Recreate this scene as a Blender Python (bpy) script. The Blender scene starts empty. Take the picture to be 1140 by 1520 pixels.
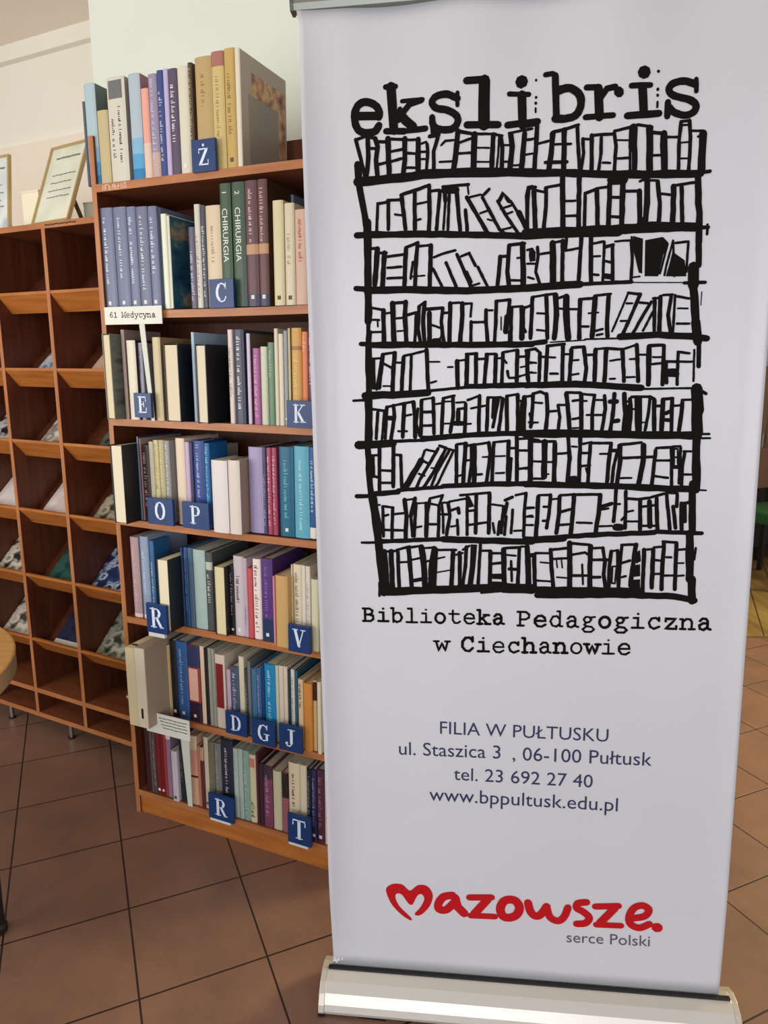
import bpy, math, random
from math import sin, cos, radians, pi
from mathutils import Vector, Matrix
random.seed(7)
SCN = bpy.context.scene
COL = SCN.collection
# ------------------------------------------------------------------ camera
CAM_H = 1.4128
PITCH, ROLL, FPX = 0.20407, 0.00715, 1035.33
cd = bpy.data.cameras.new('camera'); cam = bpy.data.objects.new('camera', cd); COL.objects.link(cam)
fw = Vector((0, cos(PITCH), -sin(PITCH))); up0 = Vector((0, sin(PITCH), cos(PITCH))); rt0 = Vector((1, 0, 0))
rt = cos(ROLL)*rt0 + sin(ROLL)*up0; up = -sin(ROLL)*rt0 + cos(ROLL)*up0
cam.matrix_world = Matrix(((rt.x, up.x, -fw.x, 0), (rt.y, up.y, -fw.y, 0), (rt.z, up.z, -fw.z, CAM_H), (0, 0, 0, 1)))
cd.sensor_fit = 'HORIZONTAL'; cd.sensor_width = 36; cd.lens = FPX/1140*36; cd.clip_start = .02
SCN.camera = cam
# ------------------------------------------------------------------ light
vs = SCN.view_settings
vs.view_transform = 'Standard'; vs.look = 'None'; vs.gamma = 1; vs.exposure = 0.0; vs.use_curve_mapping = False
w = bpy.data.worlds.new('world'); SCN.world = w; w.use_nodes = True
bg = w.node_tree.nodes['Background']; bg.inputs[0].default_value = (.93, .95, 1.0, 1); bg.inputs[1].default_value = .45
def area(name, loc, target, sx, sy, power, color):
    l = bpy.data.lights.new(name, 'AREA'); l.shape = 'RECTANGLE'; l.size = sx; l.size_y = sy; l.energy = power; l.color = color
    o = bpy.data.objects.new(name, l); COL.objects.link(o); o.location = loc
    o.rotation_euler = (Vector(target)-Vector(loc)).to_track_quat('-Z', 'Y').to_euler(); return o
area('wall_fill_left', (-2.7, .5, 1.5), (-.9, 3.0, 2.55), 1.6, 1.4, 39, (1, .985, .93))  # added fill without a visible source, aimed up to brighten walls and ceiling
area('window_light_rear', (-.7, -2.9, 1.4), (-.3, 1.8, .9), 2.6, 1.9, 64, (.97, .985, 1.01))
area('window_light_rear_right', (1.9, -2.8, 1.5), (.1, 1.8, 1.1), 1.1, 1.8, 34, (.96, .98, 1.02))
area('window_light_right', (4.4, 3.2, 2.3), (1.7, 2.2, 0), 1.4, 1.4, 64, (1, .86, .5)).data.spread = radians(95)
# ------------------------------------------------------------------ helpers
def lin(c): return tuple(((v/255)/12.92 if v/255 <= .04045 else ((v/255+.055)/1.055)**2.4) for v in c)
MATS = {}
def mat(col, rough=.5, metal=0, name='paint', spec=.5):
    k = (tuple(col), rough, metal, spec)
    if k in MATS: return MATS[k]
    m = bpy.data.materials.new(name); m.use_nodes = True; b = m.node_tree.nodes['Principled BSDF']
    b.inputs['Base Color'].default_value = (*lin(col), 1); b.inputs['Roughness'].default_value = rough; b.inputs['Metallic'].default_value = metal
    b.inputs['Specular IOR Level'].default_value = spec
    MATS[k] = m; return m
def noisemat(name, stops, scale=(1, 1, 1), rough=.5, detail=4, nscale=5, bump=0):
    m = bpy.data.materials.new(name); m.use_nodes = True; nt = m.node_tree; b = nt.nodes['Principled BSDF']
    tc = nt.nodes.new('ShaderNodeTexCoord'); mp = nt.nodes.new('ShaderNodeMapping'); mp.inputs['Scale'].default_value = scale
    no = nt.nodes.new('ShaderNodeTexNoise'); no.inputs['Scale'].default_value = nscale; no.inputs['Detail'].default_value = detail
    cr = nt.nodes.new('ShaderNodeValToRGB'); e = cr.color_ramp.elements
    while len(e) < len(stops): e.new(.5)
    for q, (pos, c) in zip(e, stops): q.position = pos; q.color = (*lin(c), 1)
    L = nt.links.new
    L(tc.outputs['Object'], mp.inputs[0]); L(mp.outputs[0], no.inputs['Vector']); L(no.outputs['Fac'], cr.inputs[0]); L(cr.outputs[0], b.inputs['Base Color'])
    b.inputs['Roughness'].default_value = rough
    if bump:
        bp = nt.nodes.new('ShaderNodeBump'); bp.inputs['Strength'].default_value = bump; bp.inputs['Distance'].default_value = .002
        L(no.outputs['Fac'], bp.inputs['Height']); L(bp.outputs[0], b.inputs['Normal'])
    return m
class MB:
    def __init__(s): s.v = []; s.f = []
    def add(s, vs, fs):
        o = len(s.v); s.v += [tuple(v) for v in vs]; s.f += [tuple(i+o for i in f) for f in fs]; return s
    def box(s, x0, x1, y0, y1, z0, z1):
        return s.add([(x0, y0, z0), (x1, y0, z0), (x1, y1, z0), (x0, y1, z0), (x0, y0, z1), (x1, y0, z1), (x1, y1, z1), (x0, y1, z1)],
                     [(3, 2, 1, 0), (4, 5, 6, 7), (0, 1, 5, 4), (1, 2, 6, 5), (2, 3, 7, 6), (3, 0, 4, 7)])
    def prism(s, pts, a0, a1, f):
        """closed polygon pts (2D, counter-clockwise) extruded from a0 to a1, f(p, a) -> xyz"""
        n = len(pts); vs = [f(p, a0) for p in pts]+[f(p, a1) for p in pts]
        return s.add(vs, [tuple(range(n-1, -1, -1)), tuple(range(n, 2*n))]+[(i, (i+1) % n, (i+1) % n+n, i+n) for i in range(n)])
    def lathe(s, prof, n=24, c=(0, 0, 0)):
        o = [(c[0]+r*cos(2*pi*k/n), c[1]+r*sin(2*pi*k/n), c[2]+z) for r, z in prof for k in range(n)]
        fs = [(j*n+k, j*n+(k+1) % n, (j+1)*n+(k+1) % n, (j+1)*n+k) for j in range(len(prof)-1) for k in range(n)]
        fs += [tuple(range(n-1, -1, -1)), tuple(range((len(prof)-1)*n, len(prof)*n))]
        return s.add(o, fs)
    def ribbon(s, pts, wd, f, jit=0):
        """flat stroke along 2D points with round ends; f(x, y) -> xyz"""
        P = [Vector(q) for q in pts]
        if len(P) == 1: P.append(P[0]+Vector((1e-5, 0)))
        Q = [P[0]]
        for a, b in zip(P, P[1:]):
            d = (b-a).length; k = max(1, int(d/max(wd*1.2, 1e-5))) if jit else 1
            k = min(k, 14)
            Q += [a+(b-a)*(i/k) for i in range(1, k+1)]
        n = len(Q); lr = []
        for i in range(n):
            t = (Q[min(i+1, n-1)]-Q[max(i-1, 0)]); t = t.normalized() if t.length > 1e-9 else Vector((1, 0))
            h = wd/2
            if 0 < i < n-1:
                c = (Q[i]-Q[i-1]).normalized().dot((Q[i+1]-Q[i]).normalized()); h /= max(.75, math.sqrt(max(0, (1+c)/2)))
            m = Vector((-t.y, t.x)); ja = 1+random.uniform(-jit, jit); jb = 1+random.uniform(-jit, jit)
            lr.append((Q[i]+m*h*ja, Q[i]-m*h*jb, t))
        vs = []; fs = []
        for a, b, t in lr: vs += [f(*a), f(*b)]
        fs += [(2*i, 2*i+1, 2*i+3, 2*i+2) for i in range(n-1)]
        for (a, b, t), sg, i in ((lr[0], -1, 0), (lr[-1], 1, n-1)):
            c = (a+b)/2; r = (a-b)/2; st = len(vs)
            for k in (1, 2, 3):
                an = pi*k/4; vs.append(f(*(c+r*cos(an)+t*sg*r.length*sin(an))))
            fs.append((2*i, st, st+1, st+2, 2*i+1) if sg > 0 else (2*i+1, st+2, st+1, st, 2*i))
        return s.add(vs, fs)
    def build(s, name, m, parent=None, loc=None, smooth=False, bevel=0):
        me = bpy.data.meshes.new(name); me.from_pydata(s.v, [], s.f); me.update()
        if m: me.materials.append(m)
        o = bpy.data.objects.new(name, me); COL.objects.link(o)
        if parent: o.parent = parent
        if loc: o.location = loc
        if smooth:
            for q in me.polygons: q.use_smooth = True
        if bevel:
            b = o.modifiers.new('bevel', 'BEVEL'); b.width = bevel; b.segments = 2; b.limit_method = 'ANGLE'
        return o
def tag(o, label=None, cat=None, group=None, kind=None):
    for k, v in (('label', label), ('category', cat), ('group', group), ('kind', kind)):
        if v: o[k] = v
    return o
def empty(name, loc=(0, 0, 0), rz=0, label=None, cat=None, group=None):
    o = bpy.data.objects.new(name, None); COL.objects.link(o); o.location = loc; o.rotation_euler = (0, 0, rz); o.empty_display_size = .05
    return tag(o, label, cat, group)
def frame(X, Y, yaw):
    c, s = cos(yaw), sin(yaw)
    return lambda u, v, z=0: (X+c*u-s*v, Y+s*u+c*v, z)
_tc = {}
def text_geo(s):
    """flat glyph mesh of the built-in font: verts (x, y) and faces, width"""
    if s in _tc: return _tc[s]
    cu = bpy.data.curves.new('t', 'FONT'); cu.body = s; cu.resolution_u = 3
    o = bpy.data.objects.new('t', cu); COL.objects.link(o)
    dg = bpy.context.evaluated_depsgraph_get(); me = bpy.data.meshes.new_from_object(o.evaluated_get(dg))
    vs = [(v.co.x, v.co.y) for v in me.vertices]; fs = [tuple(q.vertices) for q in me.polygons]
    bpy.data.objects.remove(o); bpy.data.curves.remove(cu); bpy.data.meshes.remove(me)
    x0 = min(v[0] for v in vs); x1 = max(v[0] for v in vs)
    _tc[s] = ([(x-x0, y) for x, y in vs], fs, x1-x0); return _tc[s]
def ring(cx, cy, rx, ry, n=14): return [(cx+rx*cos(2*pi*k/n), cy+ry*sin(2*pi*k/n)) for k in range(n+1)]
# slab-serif typewriter letters as strokes (advance 1, x-height .6, capitals .82)
TYPE = {
 'a': [[(.24, .48), (.38, .61), (.58, .6), (.68, .48), (.68, .08), (.86, .03)], [(.68, .36), (.42, .36), (.22, .24), (.26, .05), (.46, 0), (.68, .14)]],
 'B': [[(.24, .03), (.24, .8)], [(.1, .8), (.55, .8), (.75, .68), (.7, .5), (.5, .43), (.24, .43)], [(.5, .43), (.78, .36), (.8, .16), (.62, .03), (.1, .03)]],
 'b': [[(.24, 0), (.24, .86)], [(.08, .86), (.24, .86)], [(.24, .42), (.42, .59), (.68, .56), (.82, .3), (.7, .08), (.46, 0), (.24, .14)]],
 'C': [[(.8, .84), (.8, .58)], [(.78, .66), (.62, .81), (.36, .79), (.17, .56), (.17, .26), (.36, .05), (.6, .02), (.82, .2)]],
 'c': [[(.77, .62), (.77, .44)], [(.76, .48), (.58, .6), (.35, .57), (.2, .34), (.28, .1), (.5, 0), (.8, .12)]],
 'd': [[(.72, .03), (.72, .86)], [(.56, .86), (.72, .86)], [(.72, .03), (.88, .03)], [(.72, .42), (.54, .59), (.3, .56), (.16, .3), (.28, .06), (.52, 0), (.72, .16)]],
 'e': [[(.2, .32), (.82, .32), (.78, .5), (.6, .61), (.38, .59), (.2, .42), (.2, .2), (.36, .02), (.6, 0), (.82, .12)]],
 'g': [[(.3, .31), (.22, .45), (.34, .59), (.54, .59), (.66, .45), (.56, .31), (.38, .28), (.3, .31)], [(.6, .56), (.88, .6)], [(.36, .26), (.26, .16), (.4, .07), (.7, .04), (.84, -.1), (.68, -.24), (.3, -.24), (.16, -.1), (.34, .04)]],
 'h': [[(.22, 0), (.22, .86)], [(.06, .86), (.22, .86)], [(.22, .4), (.42, .59), (.66, .57), (.74, .42), (.74, .03)], [(.08, .03), (.38, .03)], [(.58, .03), (.92, .03)]],
 'i': [[(.26, .57), (.52, .57), (.52, .03)], [(.18, .03), (.86, .03)], [(.5, .8), (.52, .8)]],
 'k': [[(.24, 0), (.24, .86)], [(.08, .86), (.24, .86)], [(.24, .26), (.68, .57)], [(.5, .57), (.84, .57)], [(.4, .38), (.74, .03)], [(.58, .03), (.94, .03)], [(.08, .03), (.4, .03)]],
 'l': [[(.26, .86), (.52, .86), (.52, .03)], [(.16, .03), (.88, .03)]],
 'n': [[(.22, .03), (.22, .57)], [(.06, .57), (.22, .57)], [(.22, .42), (.42, .59), (.64, .57), (.74, .42), (.74, .03)], [(.08, .03), (.38, .03)], [(.58, .03), (.92, .03)]],
 'o': [ring(.5, .3, .31, .3)],
 'P': [[(.26, .03), (.26, .8)], [(.1, .8), (.6, .8), (.8, .66), (.78, .48), (.58, .38), (.26, .38)], [(.1, .03), (.48, .03)]],
 't': [[(.38, .78), (.38, .2), (.5, .02), (.7, .02), (.86, .12)], [(.14, .57), (.78, .57)]],
 'w': [[(.14, .57), (.3, .03), (.5, .48), (.7, .03), (.86, .57)], [(0, .57), (.3, .57)], [(.7, .57), (1, .57)]],
 'z': [[(.2, .44), (.2, .57), (.78, .57), (.2, .03), (.82, .03), (.82, .18)]],
 'M': [[(.14, .03), (.16, .8), (.5, .12), (.84, .8), (.86, .03)], [(0, .8), (.18, .8)], [(.82, .8), (1, .8)], [(0, .03), (.28, .03)], [(.72, .03), (1, .03)]],
 'y': [[(.16, .57), (.5, .05)], [(.84, .57), (.46, -.14), (.3, -.24), (.12, -.18)], [(.02, .57), (.34, .57)], [(.66, .57), (.98, .57)]],
 '6': [[(.76, .72), (.55, .82), (.3, .62), (.2, .25), (.4, .02), (.66, .05), (.8, .26), (.66, .45), (.44, .46), (.22, .3)]],
 '1': [[(.25, .66), (.5, .82), (.5, .03)], [(.22, .03), (.8, .03)]],
}
# high-contrast serif capitals as (width, stroke) in a unit box
SERIF = {
 'Ż': [(.07, [(.14, .74), (.14, .96), (.84, .96)]), (.2, [(.74, .9), (.24, .08)]), (.07, [(.14, .03), (.86, .03), (.86, .28)]), (.17, [(.5, 1.18), (.5, 1.2)])],
 'C': [(.07, [(.84, .98), (.84, .7)]), (.08, [(.84, .74), (.72, .92), (.5, .98), (.34, .9)]), (.19, [(.32, .88), (.2, .68), (.17, .5), (.2, .3), (.34, .12)]), (.08, [(.34, .08), (.52, .02), (.74, .08), (.86, .28)])],
 'E': [(.2, [(.3, .04), (.3, .96)]), (.07, [(.12, .97), (.8, .97), (.82, .72)]), (.07, [(.12, .03), (.82, .03), (.86, .3)]), (.07, [(.3, .52), (.62, .52)]), (.07, [(.62, .38), (.62, .66)])],
 'K': [(.19, [(.26, .04), (.26, .96)]), (.06, [(.08, .97), (.46, .97)]), (.06, [(.08, .03), (.46, .03)]), (.07, [(.3, .42), (.76, .94)]), (.06, [(.6, .97), (.94, .97)]), (.19, [(.44, .54), (.78, .06)]), (.06, [(.6, .03), (1, .03)])],
 'O': [(.19, [(.3, .88), (.19, .68), (.17, .5), (.19, .32), (.3, .12)]), (.19, [(.7, .88), (.81, .68), (.83, .5), (.81, .32), (.7, .12)]), (.09, [(.28, .9), (.5, .98), (.72, .9)]), (.09, [(.28, .1), (.5, .02), (.72, .1)])],
 'P': [(.2, [(.3, .04), (.3, .96)]), (.06, [(.1, .03), (.5, .03)]), (.07, [(.1, .97), (.6, .97), (.74, .92)]), (.18, [(.72, .9), (.8, .74), (.72, .56)]), (.07, [(.72, .52), (.56, .46), (.3, .46)])],
 'R': [(.2, [(.28, .04), (.28, .96)]), (.06, [(.08, .03), (.48, .03)]), (.07, [(.08, .97), (.58, .97), (.7, .92)]), (.17, [(.68, .9), (.76, .76), (.68, .6)]), (.07, [(.68, .56), (.54, .5), (.28, .5)]), (.18, [(.54, .48), (.82, .06)]), (.06, [(.76, .03), (1, .03)])],
 'V': [(.2, [(.24, .94), (.5, .08)]), (.07, [(.5, .06), (.8, .94)]), (.06, [(.06, .97), (.42, .97)]), (.06, [(.64, .97), (.96, .97)])],
 'D': [(.19, [(.26, .04), (.26, .96)]), (.07, [(.08, .97), (.5, .97), (.68, .9)]), (.07, [(.08, .03), (.5, .03), (.68, .1)]), (.19, [(.68, .88), (.8, .68), (.82, .5), (.8, .32), (.68, .12)])],
 'G': [(.07, [(.8, .98), (.8, .72)]), (.08, [(.8, .76), (.7, .92), (.5, .98), (.34, .9)]), (.19, [(.3, .88), (.19, .68), (.16, .5), (.19, .3), (.32, .12)]), (.08, [(.34, .08), (.52, .02), (.76, .08)]), (.17, [(.78, .1), (.78, .4)]), (.06, [(.56, .43), (.96, .43)])],
 'J': [(.2, [(.58, .94), (.58, .2)]), (.08, [(.58, .16), (.48, .02), (.3, .02), (.2, .12)]), (.18, [(.22, .16), (.24, .18)]), (.06, [(.34, .97), (.82, .97)])],
 'T': [(.2, [(.5, .04), (.5, .94)]), (.07, [(.1, .72), (.12, .97), (.88, .97), (.9, .72)]), (.06, [(.3, .03), (.7, .03)])],
}
BOOKS = [
 [
  (-0.0205,0.0068,0.2097,0.008,(82,92,105),'slim dark grey book',{}),
  (-0.0130,0.0367,0.2497,0.008,(170,192,200),'pale blue book with bright blue foot',{'b':[(0,0.1,(30,120,175)),(0.1,0.23,(75,150,195)),(0.23,0.38,(130,175,205))],'side':(95,110,105)}),
  (0.0260,0.0358,0.1808,0.008,(192,178,132),'short beige book',{}),
  (0.0651,0.0586,0.2529,0.008,(208,205,190),'thick light grey book with black title',{'t':(40,38,40),'tr':(0.2,0.72),'tn':2,'pic':(0.8,0.97,(105,108,110)),'side':(150,148,142)}),
  (0.1377,0.0367,0.2527,0.008,(172,190,200),'pale blue book with blue foot',{'b':[(0,0.11,(30,125,180)),(0.11,0.25,(85,160,205)),(0.25,0.4,(130,180,210))],'side':(150,110,115)}),
  (0.1766,0.0230,0.2142,0.008,(232,165,148),'salmon pink book',{'b':[(0,0.4,(225,195,180))],'side':(205,80,70)}),
  (0.2017,0.0261,0.2437,0.008,(150,140,165),'mauve striped book',{'b':[(0,0.25,(195,165,155))],'t':(190,195,215),'tr':(0.1,0.95)}),
  (0.2294,0.0197,0.2483,0.008,(55,72,130),'navy book',{'t':(190,200,220),'tr':(0.15,0.8)}),
  (0.2502,0.0142,0.2489,0.008,(188,175,208),'slim lilac book',{}),
  (0.2653,0.0261,0.2468,0.008,(88,74,98),'dark plum book with white title',{'t':(225,220,225),'tr':(0.25,0.85),'side':(25,22,30)}),
  (0.2932,0.0321,0.2476,0.008,(216,212,192),'plain cream book',{'st':1}),
  (0.3267,0.0118,0.2522,0.008,(80,62,45),'slim dark brown book',{'t':(205,185,150),'tr':(0.3,0.95)}),
  (0.3472,0.0483,0.2597,0.008,(186,160,108),'tan cloth book',{'t':(150,120,75),'tr':(0.55,0.85)}),
  (0.3968,0.0344,0.2651,0.008,(205,184,122),'beige book with dull rose top',{'b':[(0.875,1,(168,112,98))],'t':(160,135,80),'tr':(0.3,0.8)}),
  (0.4333,0.0302,0.2665,0.008,(196,166,96),'ochre yellow book',{'t':(140,110,60),'tr':(0.3,0.8),'st':2}),
  (0.4682,0.0129,0.2608,0.004,(226,218,196),'large pale book showing its front cover',{'D':0.212,'side':(165,155,140),'cover':1}),
 ],
 [
  (0.0047,0.0499,0.2683,0.008,(112,120,145),'blue grey volume',{'t':(222,226,235),'tr':(0.28,0.9),'st':1}),
  (0.0572,0.0444,0.2670,0.008,(110,119,146),'blue grey volume',{'t':(222,226,235),'tr':(0.28,0.9),'st':1}),
  (0.1038,0.0300,0.2648,0.008,(112,121,150),'blue grey volume',{'t':(222,226,235),'tr':(0.28,0.9),'st':1}),
  (0.1359,0.0372,0.2623,0.008,(108,114,138),'blue grey volume',{'t':(222,226,235),'tr':(0.2,0.92),'st':1}),
  (0.1753,0.0288,0.2606,0.008,(110,118,148),'blue grey volume',{'t':(222,226,235),'tr':(0.28,0.9),'st':1}),
  (0.2045,0.0040,0.2575,0.020,(95,108,128),'slate blue book',{}),
  (0.2248,0.0176,0.2371,0.000,(226,230,206),'slim cream book',{}),
  (0.2452,0.0077,0.2318,0.000,(214,216,196),'thin cream book with teal picture cover',{'D':0.19,'side':(45,80,100),'cover':2}),
  (0.3019,0.0189,0.2016,0.012,(90,86,108),'dark grey book',{'t':(200,195,205),'tr':(0.1,0.7)}),
  (0.3257,0.0170,0.2541,0.008,(206,202,188),'pale grey book',{'t':(150,145,135),'tr':(0.1,0.7)}),
  (0.3454,0.0142,0.2501,0.008,(64,68,82),'dark book with white title',{'t':(220,222,225),'tr':(0.1,0.8)}),
  (0.3607,0.0439,0.2476,0.008,(216,197,166),'broad cream book',{'t':(160,130,100),'tr':(0.4,0.8)}),
  (0.4064,0.0317,0.2960,0.008,(62,88,66),'green volume with white title',{'txt': '1 CHIRURGIA', 'side': (40, 60, 45)}),
  (0.4420,0.0367,0.2960,0.008,(62,86,66),'green volume with white title',{'txt': '2 CHIRURGIA', 'side': (40, 60, 45), 'st': 2}),
  (0.4806,0.0342,0.2960,0.008,(98,62,68),'maroon volume with beige band',{'b':[(0.42,0.5,(190,145,110)),(0.0,0.1,(62,55,85))],'t':(215,190,180),'tr':(0.52,0.93),'st':1}),
  (0.5168,0.0275,0.2960,0.008,(100,62,64),'maroon volume with beige band',{'b':[(0.42,0.5,(190,145,110)),(0.0,0.1,(62,55,85))],'t':(215,190,180),'tr':(0.52,0.93),'side':(72,52,32),'st':1}),
  (0.5592,0.0294,0.2444,0.008,(218,207,168),'cream book',{'st':2}),
  (0.5923,0.0266,0.2358,0.008,(216,206,178),'pale cream book',{'t':(170,150,110),'tr':(0.4,0.7),'st':2,'D':0.11}),
  (0.5249,0.0253,0.2838,0.125,(120,138,160),'steel blue book standing behind a cream one',{'D':0.11}),
  (0.6208,0.0334,0.2192,0.008,(208,175,155),'dusty pink book with red title',{'t':(190,70,60),'tr':(0.45,0.9)}),
  (0.6565,0.0071,0.2154,0.008,(222,220,222),'thin white book',{}),
 ],
 [
  (0.0267,0.0280,0.2341,-0.030,(222,208,172),'grey green book with cream pages facing out',{'D':0.16,'fe':1,'side':(120,122,108),'cover':3}),
  (0.0648,0.0121,0.2458,0.000,(150,128,120),'thin grey book',{}),
  (0.0930,0.0296,0.2168,-0.012,(222,214,192),'cream book with black back cover',{'side':(40,40,38)}),
  (0.1229,0.0142,0.2103,0.000,(150,146,162),'thin lavender grey book',{'t':(90,90,120),'tr':(0.1,0.9)}),
  (0.1815,0.0258,0.2240,-0.010,(202,186,146),'slim sandy book',{'side':(150,120,85)}),
  (0.2285,0.0472,0.2063,-0.020,(226,212,182),'fat black book with cream pages facing out',{'D':0.15,'fe':1,'side':(22,24,32)}),
  (0.2952,0.0094,0.2368,0.012,(165,190,208),'light blue book',{}),
  (0.3397,0.0331,0.2039,-0.030,(226,216,188),'fat black book with cream pages facing out',{'D':0.16,'fe':1,'side':(18,20,26)}),
  (0.4147,0.0142,0.2417,0.008,(218,202,196),'narrow whitish book',{'t':(120,110,110),'tr':(0.3,0.8)}),
  (0.4334,0.0295,0.2414,0.008,(62,66,88),'dark navy book with white title',{'t':(225,225,232),'tr':(0.15,0.93)}),
  (0.4727,0.0099,0.2316,0.008,(202,188,216),'thin lilac book',{'side':(112,92,74)}),
  (0.4889,0.0219,0.1945,0.008,(158,86,142),'short purple and pink book',{'t':(225,170,205),'tr':(0.1,0.9)}),
  (0.5127,0.0204,0.1983,0.008,(202,206,182),'short pale green book',{}),
  (0.5348,0.0193,0.2087,0.008,(96,132,102),'green paperback',{'t':(170,195,165),'tr':(0.6,0.9)}),
  (0.5553,0.0108,0.2423,0.008,(216,206,180),'slim cream book',{}),
  (0.5674,0.0133,0.2292,0.008,(222,212,188),'ivory book',{}),
  (0.5827,0.0110,0.2368,0.008,(150,152,156),'grey book',{'st':1}),
  (0.5959,0.0063,0.2430,0.008,(190,180,140),'thin black edged book',{'side':(30,28,25)}),
  (0.6047,0.0280,0.2429,0.008,(206,158,80),'mustard yellow book',{'b':[(0.78,0.82,(160,110,60))],'t':(230,195,130),'tr':(0.3,0.75)}),
  (0.6345,0.0166,0.2335,0.008,(216,120,66),'orange book',{'t':(235,190,160),'tr':(0.8,0.95)}),
  (0.6524,0.0147,0.2434,0.008,(88,48,96),'purple book',{'t':(220,200,225),'tr':(0.45,0.9)}),
  (0.6683,0.0097,0.2419,0.008,(234,226,236),'thin white book',{'t':(100,80,110),'tr':(0.5,0.8)}),
 ],
 [
  (0.0513,0.0432,0.2242,-0.055,(228,220,192),'black book with white pages jutting past the side panel',{'D':0.16,'fe':1,'side':(16,18,26)}),
  (0.0950,0.0040,0.2436,0.004,(110,128,145),'thin grey blue book',{'side':(40,60,90)}),
  (0.0994,0.0040,0.2384,0.008,(168,134,130),'slim dusty rose book',{'t':(120,90,85),'tr':(0.3,0.9)}),
  (0.1044,0.0253,0.2207,0.008,(56,38,38),'dark brown book with pale title',{'t':(190,160,150),'tr':(0.2,0.9)}),
  (0.1317,0.0155,0.2306,0.008,(188,184,160),'pale grey book',{}),
  (0.1486,0.0169,0.2357,0.008,(200,190,138),'yellowish book',{'t':(150,140,90),'tr':(0.4,0.95)}),
  (0.1668,0.0189,0.2365,0.008,(176,170,128),'olive yellow book',{'t':(225,215,170),'tr':(0.4,0.95)}),
  (0.1871,0.0166,0.2360,0.008,(150,150,150),'grey book with pale stripes',{'t':(225,220,210),'tr':(0.35,0.95)}),
  (0.2260,0.0301,0.2448,0.008,(226,206,182),'tall cream book',{}),
  (0.2581,0.0148,0.2352,0.008,(192,168,198),'slim lilac book',{}),
  (0.2745,0.0094,0.2346,0.008,(58,42,84),'thin dark violet book',{}),
  (0.2852,0.0367,0.2406,0.008,(32,62,132),'royal blue book with pale streak',{'D':0.085,'t':(170,190,230),'tr':(0.35,0.95)}),
  (0.3236,0.0168,0.2356,0.008,(28,98,158),'teal blue book',{'D':0.085,'t':(120,200,220),'tr':(0.3,0.95),'st':1}),
  (0.2719,0.0213,0.2164,0.092,(226,220,198),'cream book standing behind white books',{'D':0.12}),
  (0.3731,0.0502,0.1966,-0.030,(222,216,212),'thick white book',{'D':0.12}),
  (0.4272,0.0355,0.1997,-0.030,(218,208,198),'thick white book with tan cover',{'D':0.13,'side':(158,138,122)}),
  (0.4668,0.0421,0.2330,0.008,(168,154,194),'broad lilac book',{'side':(90,70,95)}),
  (0.5100,0.0111,0.2337,0.008,(60,58,100),'thin dark indigo book',{'t':(180,170,200),'tr':(0.1,0.7)}),
  (0.5230,0.0140,0.2330,0.008,(165,62,92),'crimson book with white dots',{'t':(235,190,200),'tr':(0.1,0.9)}),
  (0.5383,0.0152,0.2338,0.008,(160,60,90),'crimson book with white dots',{'t':(235,190,200),'tr':(0.1,0.9)}),
  (0.5608,0.0424,0.2377,0.008,(4,100,132),'teal book',{'t':(110,190,205),'tr':(0.2,0.85),'st':1}),
  (0.6057,0.0432,0.2413,0.008,(92,172,196),'light turquoise book with pale title',{'t':(190,225,225),'tr':(0.1,0.85)}),
  (0.6508,0.0186,0.2408,0.008,(34,84,142),'blue book with white sticker',{'t':(190,210,230),'tr':(0.3,0.85),'b':[(0.01,0.13,(235,225,215))]}),
  (0.6706,0.0094,0.2418,0.008,(30,36,66),'thin dark navy book',{'t':(190,190,205),'tr':(0.4,0.95)}),
  (0.6819,0.0094,0.2438,0.008,(236,226,216),'thin white book',{}),
 ],
 [
  (0.0389,0.0298,0.2495,0.008,(170,145,150),'mauve book',{'t':(225,170,160),'tr':(0.1,0.9),'b':[(0,0.05,(220,200,185))]}),
  (0.0759,0.0294,0.2548,0.008,(142,158,184),'powder blue book',{'t':(195,205,225),'tr':(0.3,0.85),'b':[(0,0.05,(220,215,205))]}),
  (0.1058,0.0158,0.2426,0.014,(50,104,152),'mid blue book with white foot',{'D':0.07,'t':(180,200,215),'tr':(0.2,0.75),'b':[(0,0.04,(220,220,215))]}),
  (0.0550,0.0232,0.2203,0.090,(164,178,166),'pale green book standing behind',{'D':0.12}),
  (0.1872,0.0408,0.2134,-0.050,(232,222,190),'short black book with white pages facing out',{'D':0.12,'fe':1,'side':(22,22,28)}),
  (0.2285,0.0057,0.2380,0.004,(40,62,98),'navy book',{}),
  (0.2346,0.0129,0.2382,0.008,(44,80,128),'dark blue book',{'t':(120,150,180),'tr':(0.2,0.9)}),
  (0.2488,0.0167,0.2386,0.008,(72,98,122),'slate blue book',{}),
  (0.2672,0.0409,0.2361,0.008,(166,188,182),'pale aqua book',{}),
  (0.3107,0.0220,0.2321,0.008,(74,80,80),'charcoal book with pale letters',{'t':(205,205,190),'tr':(0.35,0.72),'b':[(0.78,0.88,(190,190,180))]}),
  (0.3528,0.0380,0.2027,-0.012,(218,208,164),'black book with cream pages facing out',{'D':0.16,'fe':1,'side':(30,28,30)}),
  (0.3911,0.0123,0.2045,0.008,(34,34,40),'slim black book',{'t':(180,170,175),'tr':(0.3,0.9),'st':1}),
  (0.4049,0.0310,0.2329,0.008,(202,192,197),'pale lilac grey book',{'t':(70,60,70),'tr':(0.42,0.75),'st':1}),
  (0.4371,0.0121,0.2294,0.008,(192,168,184),'thin pinkish book',{'t':(110,120,160),'tr':(0.1,0.4)}),
  (0.4503,0.0154,0.2022,0.008,(198,84,90),'red book',{}),
  (0.4684,0.0253,0.2315,0.008,(240,226,220),'white book with dark red title',{'t':(110,30,40),'tr':(0.08,0.92)}),
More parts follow.
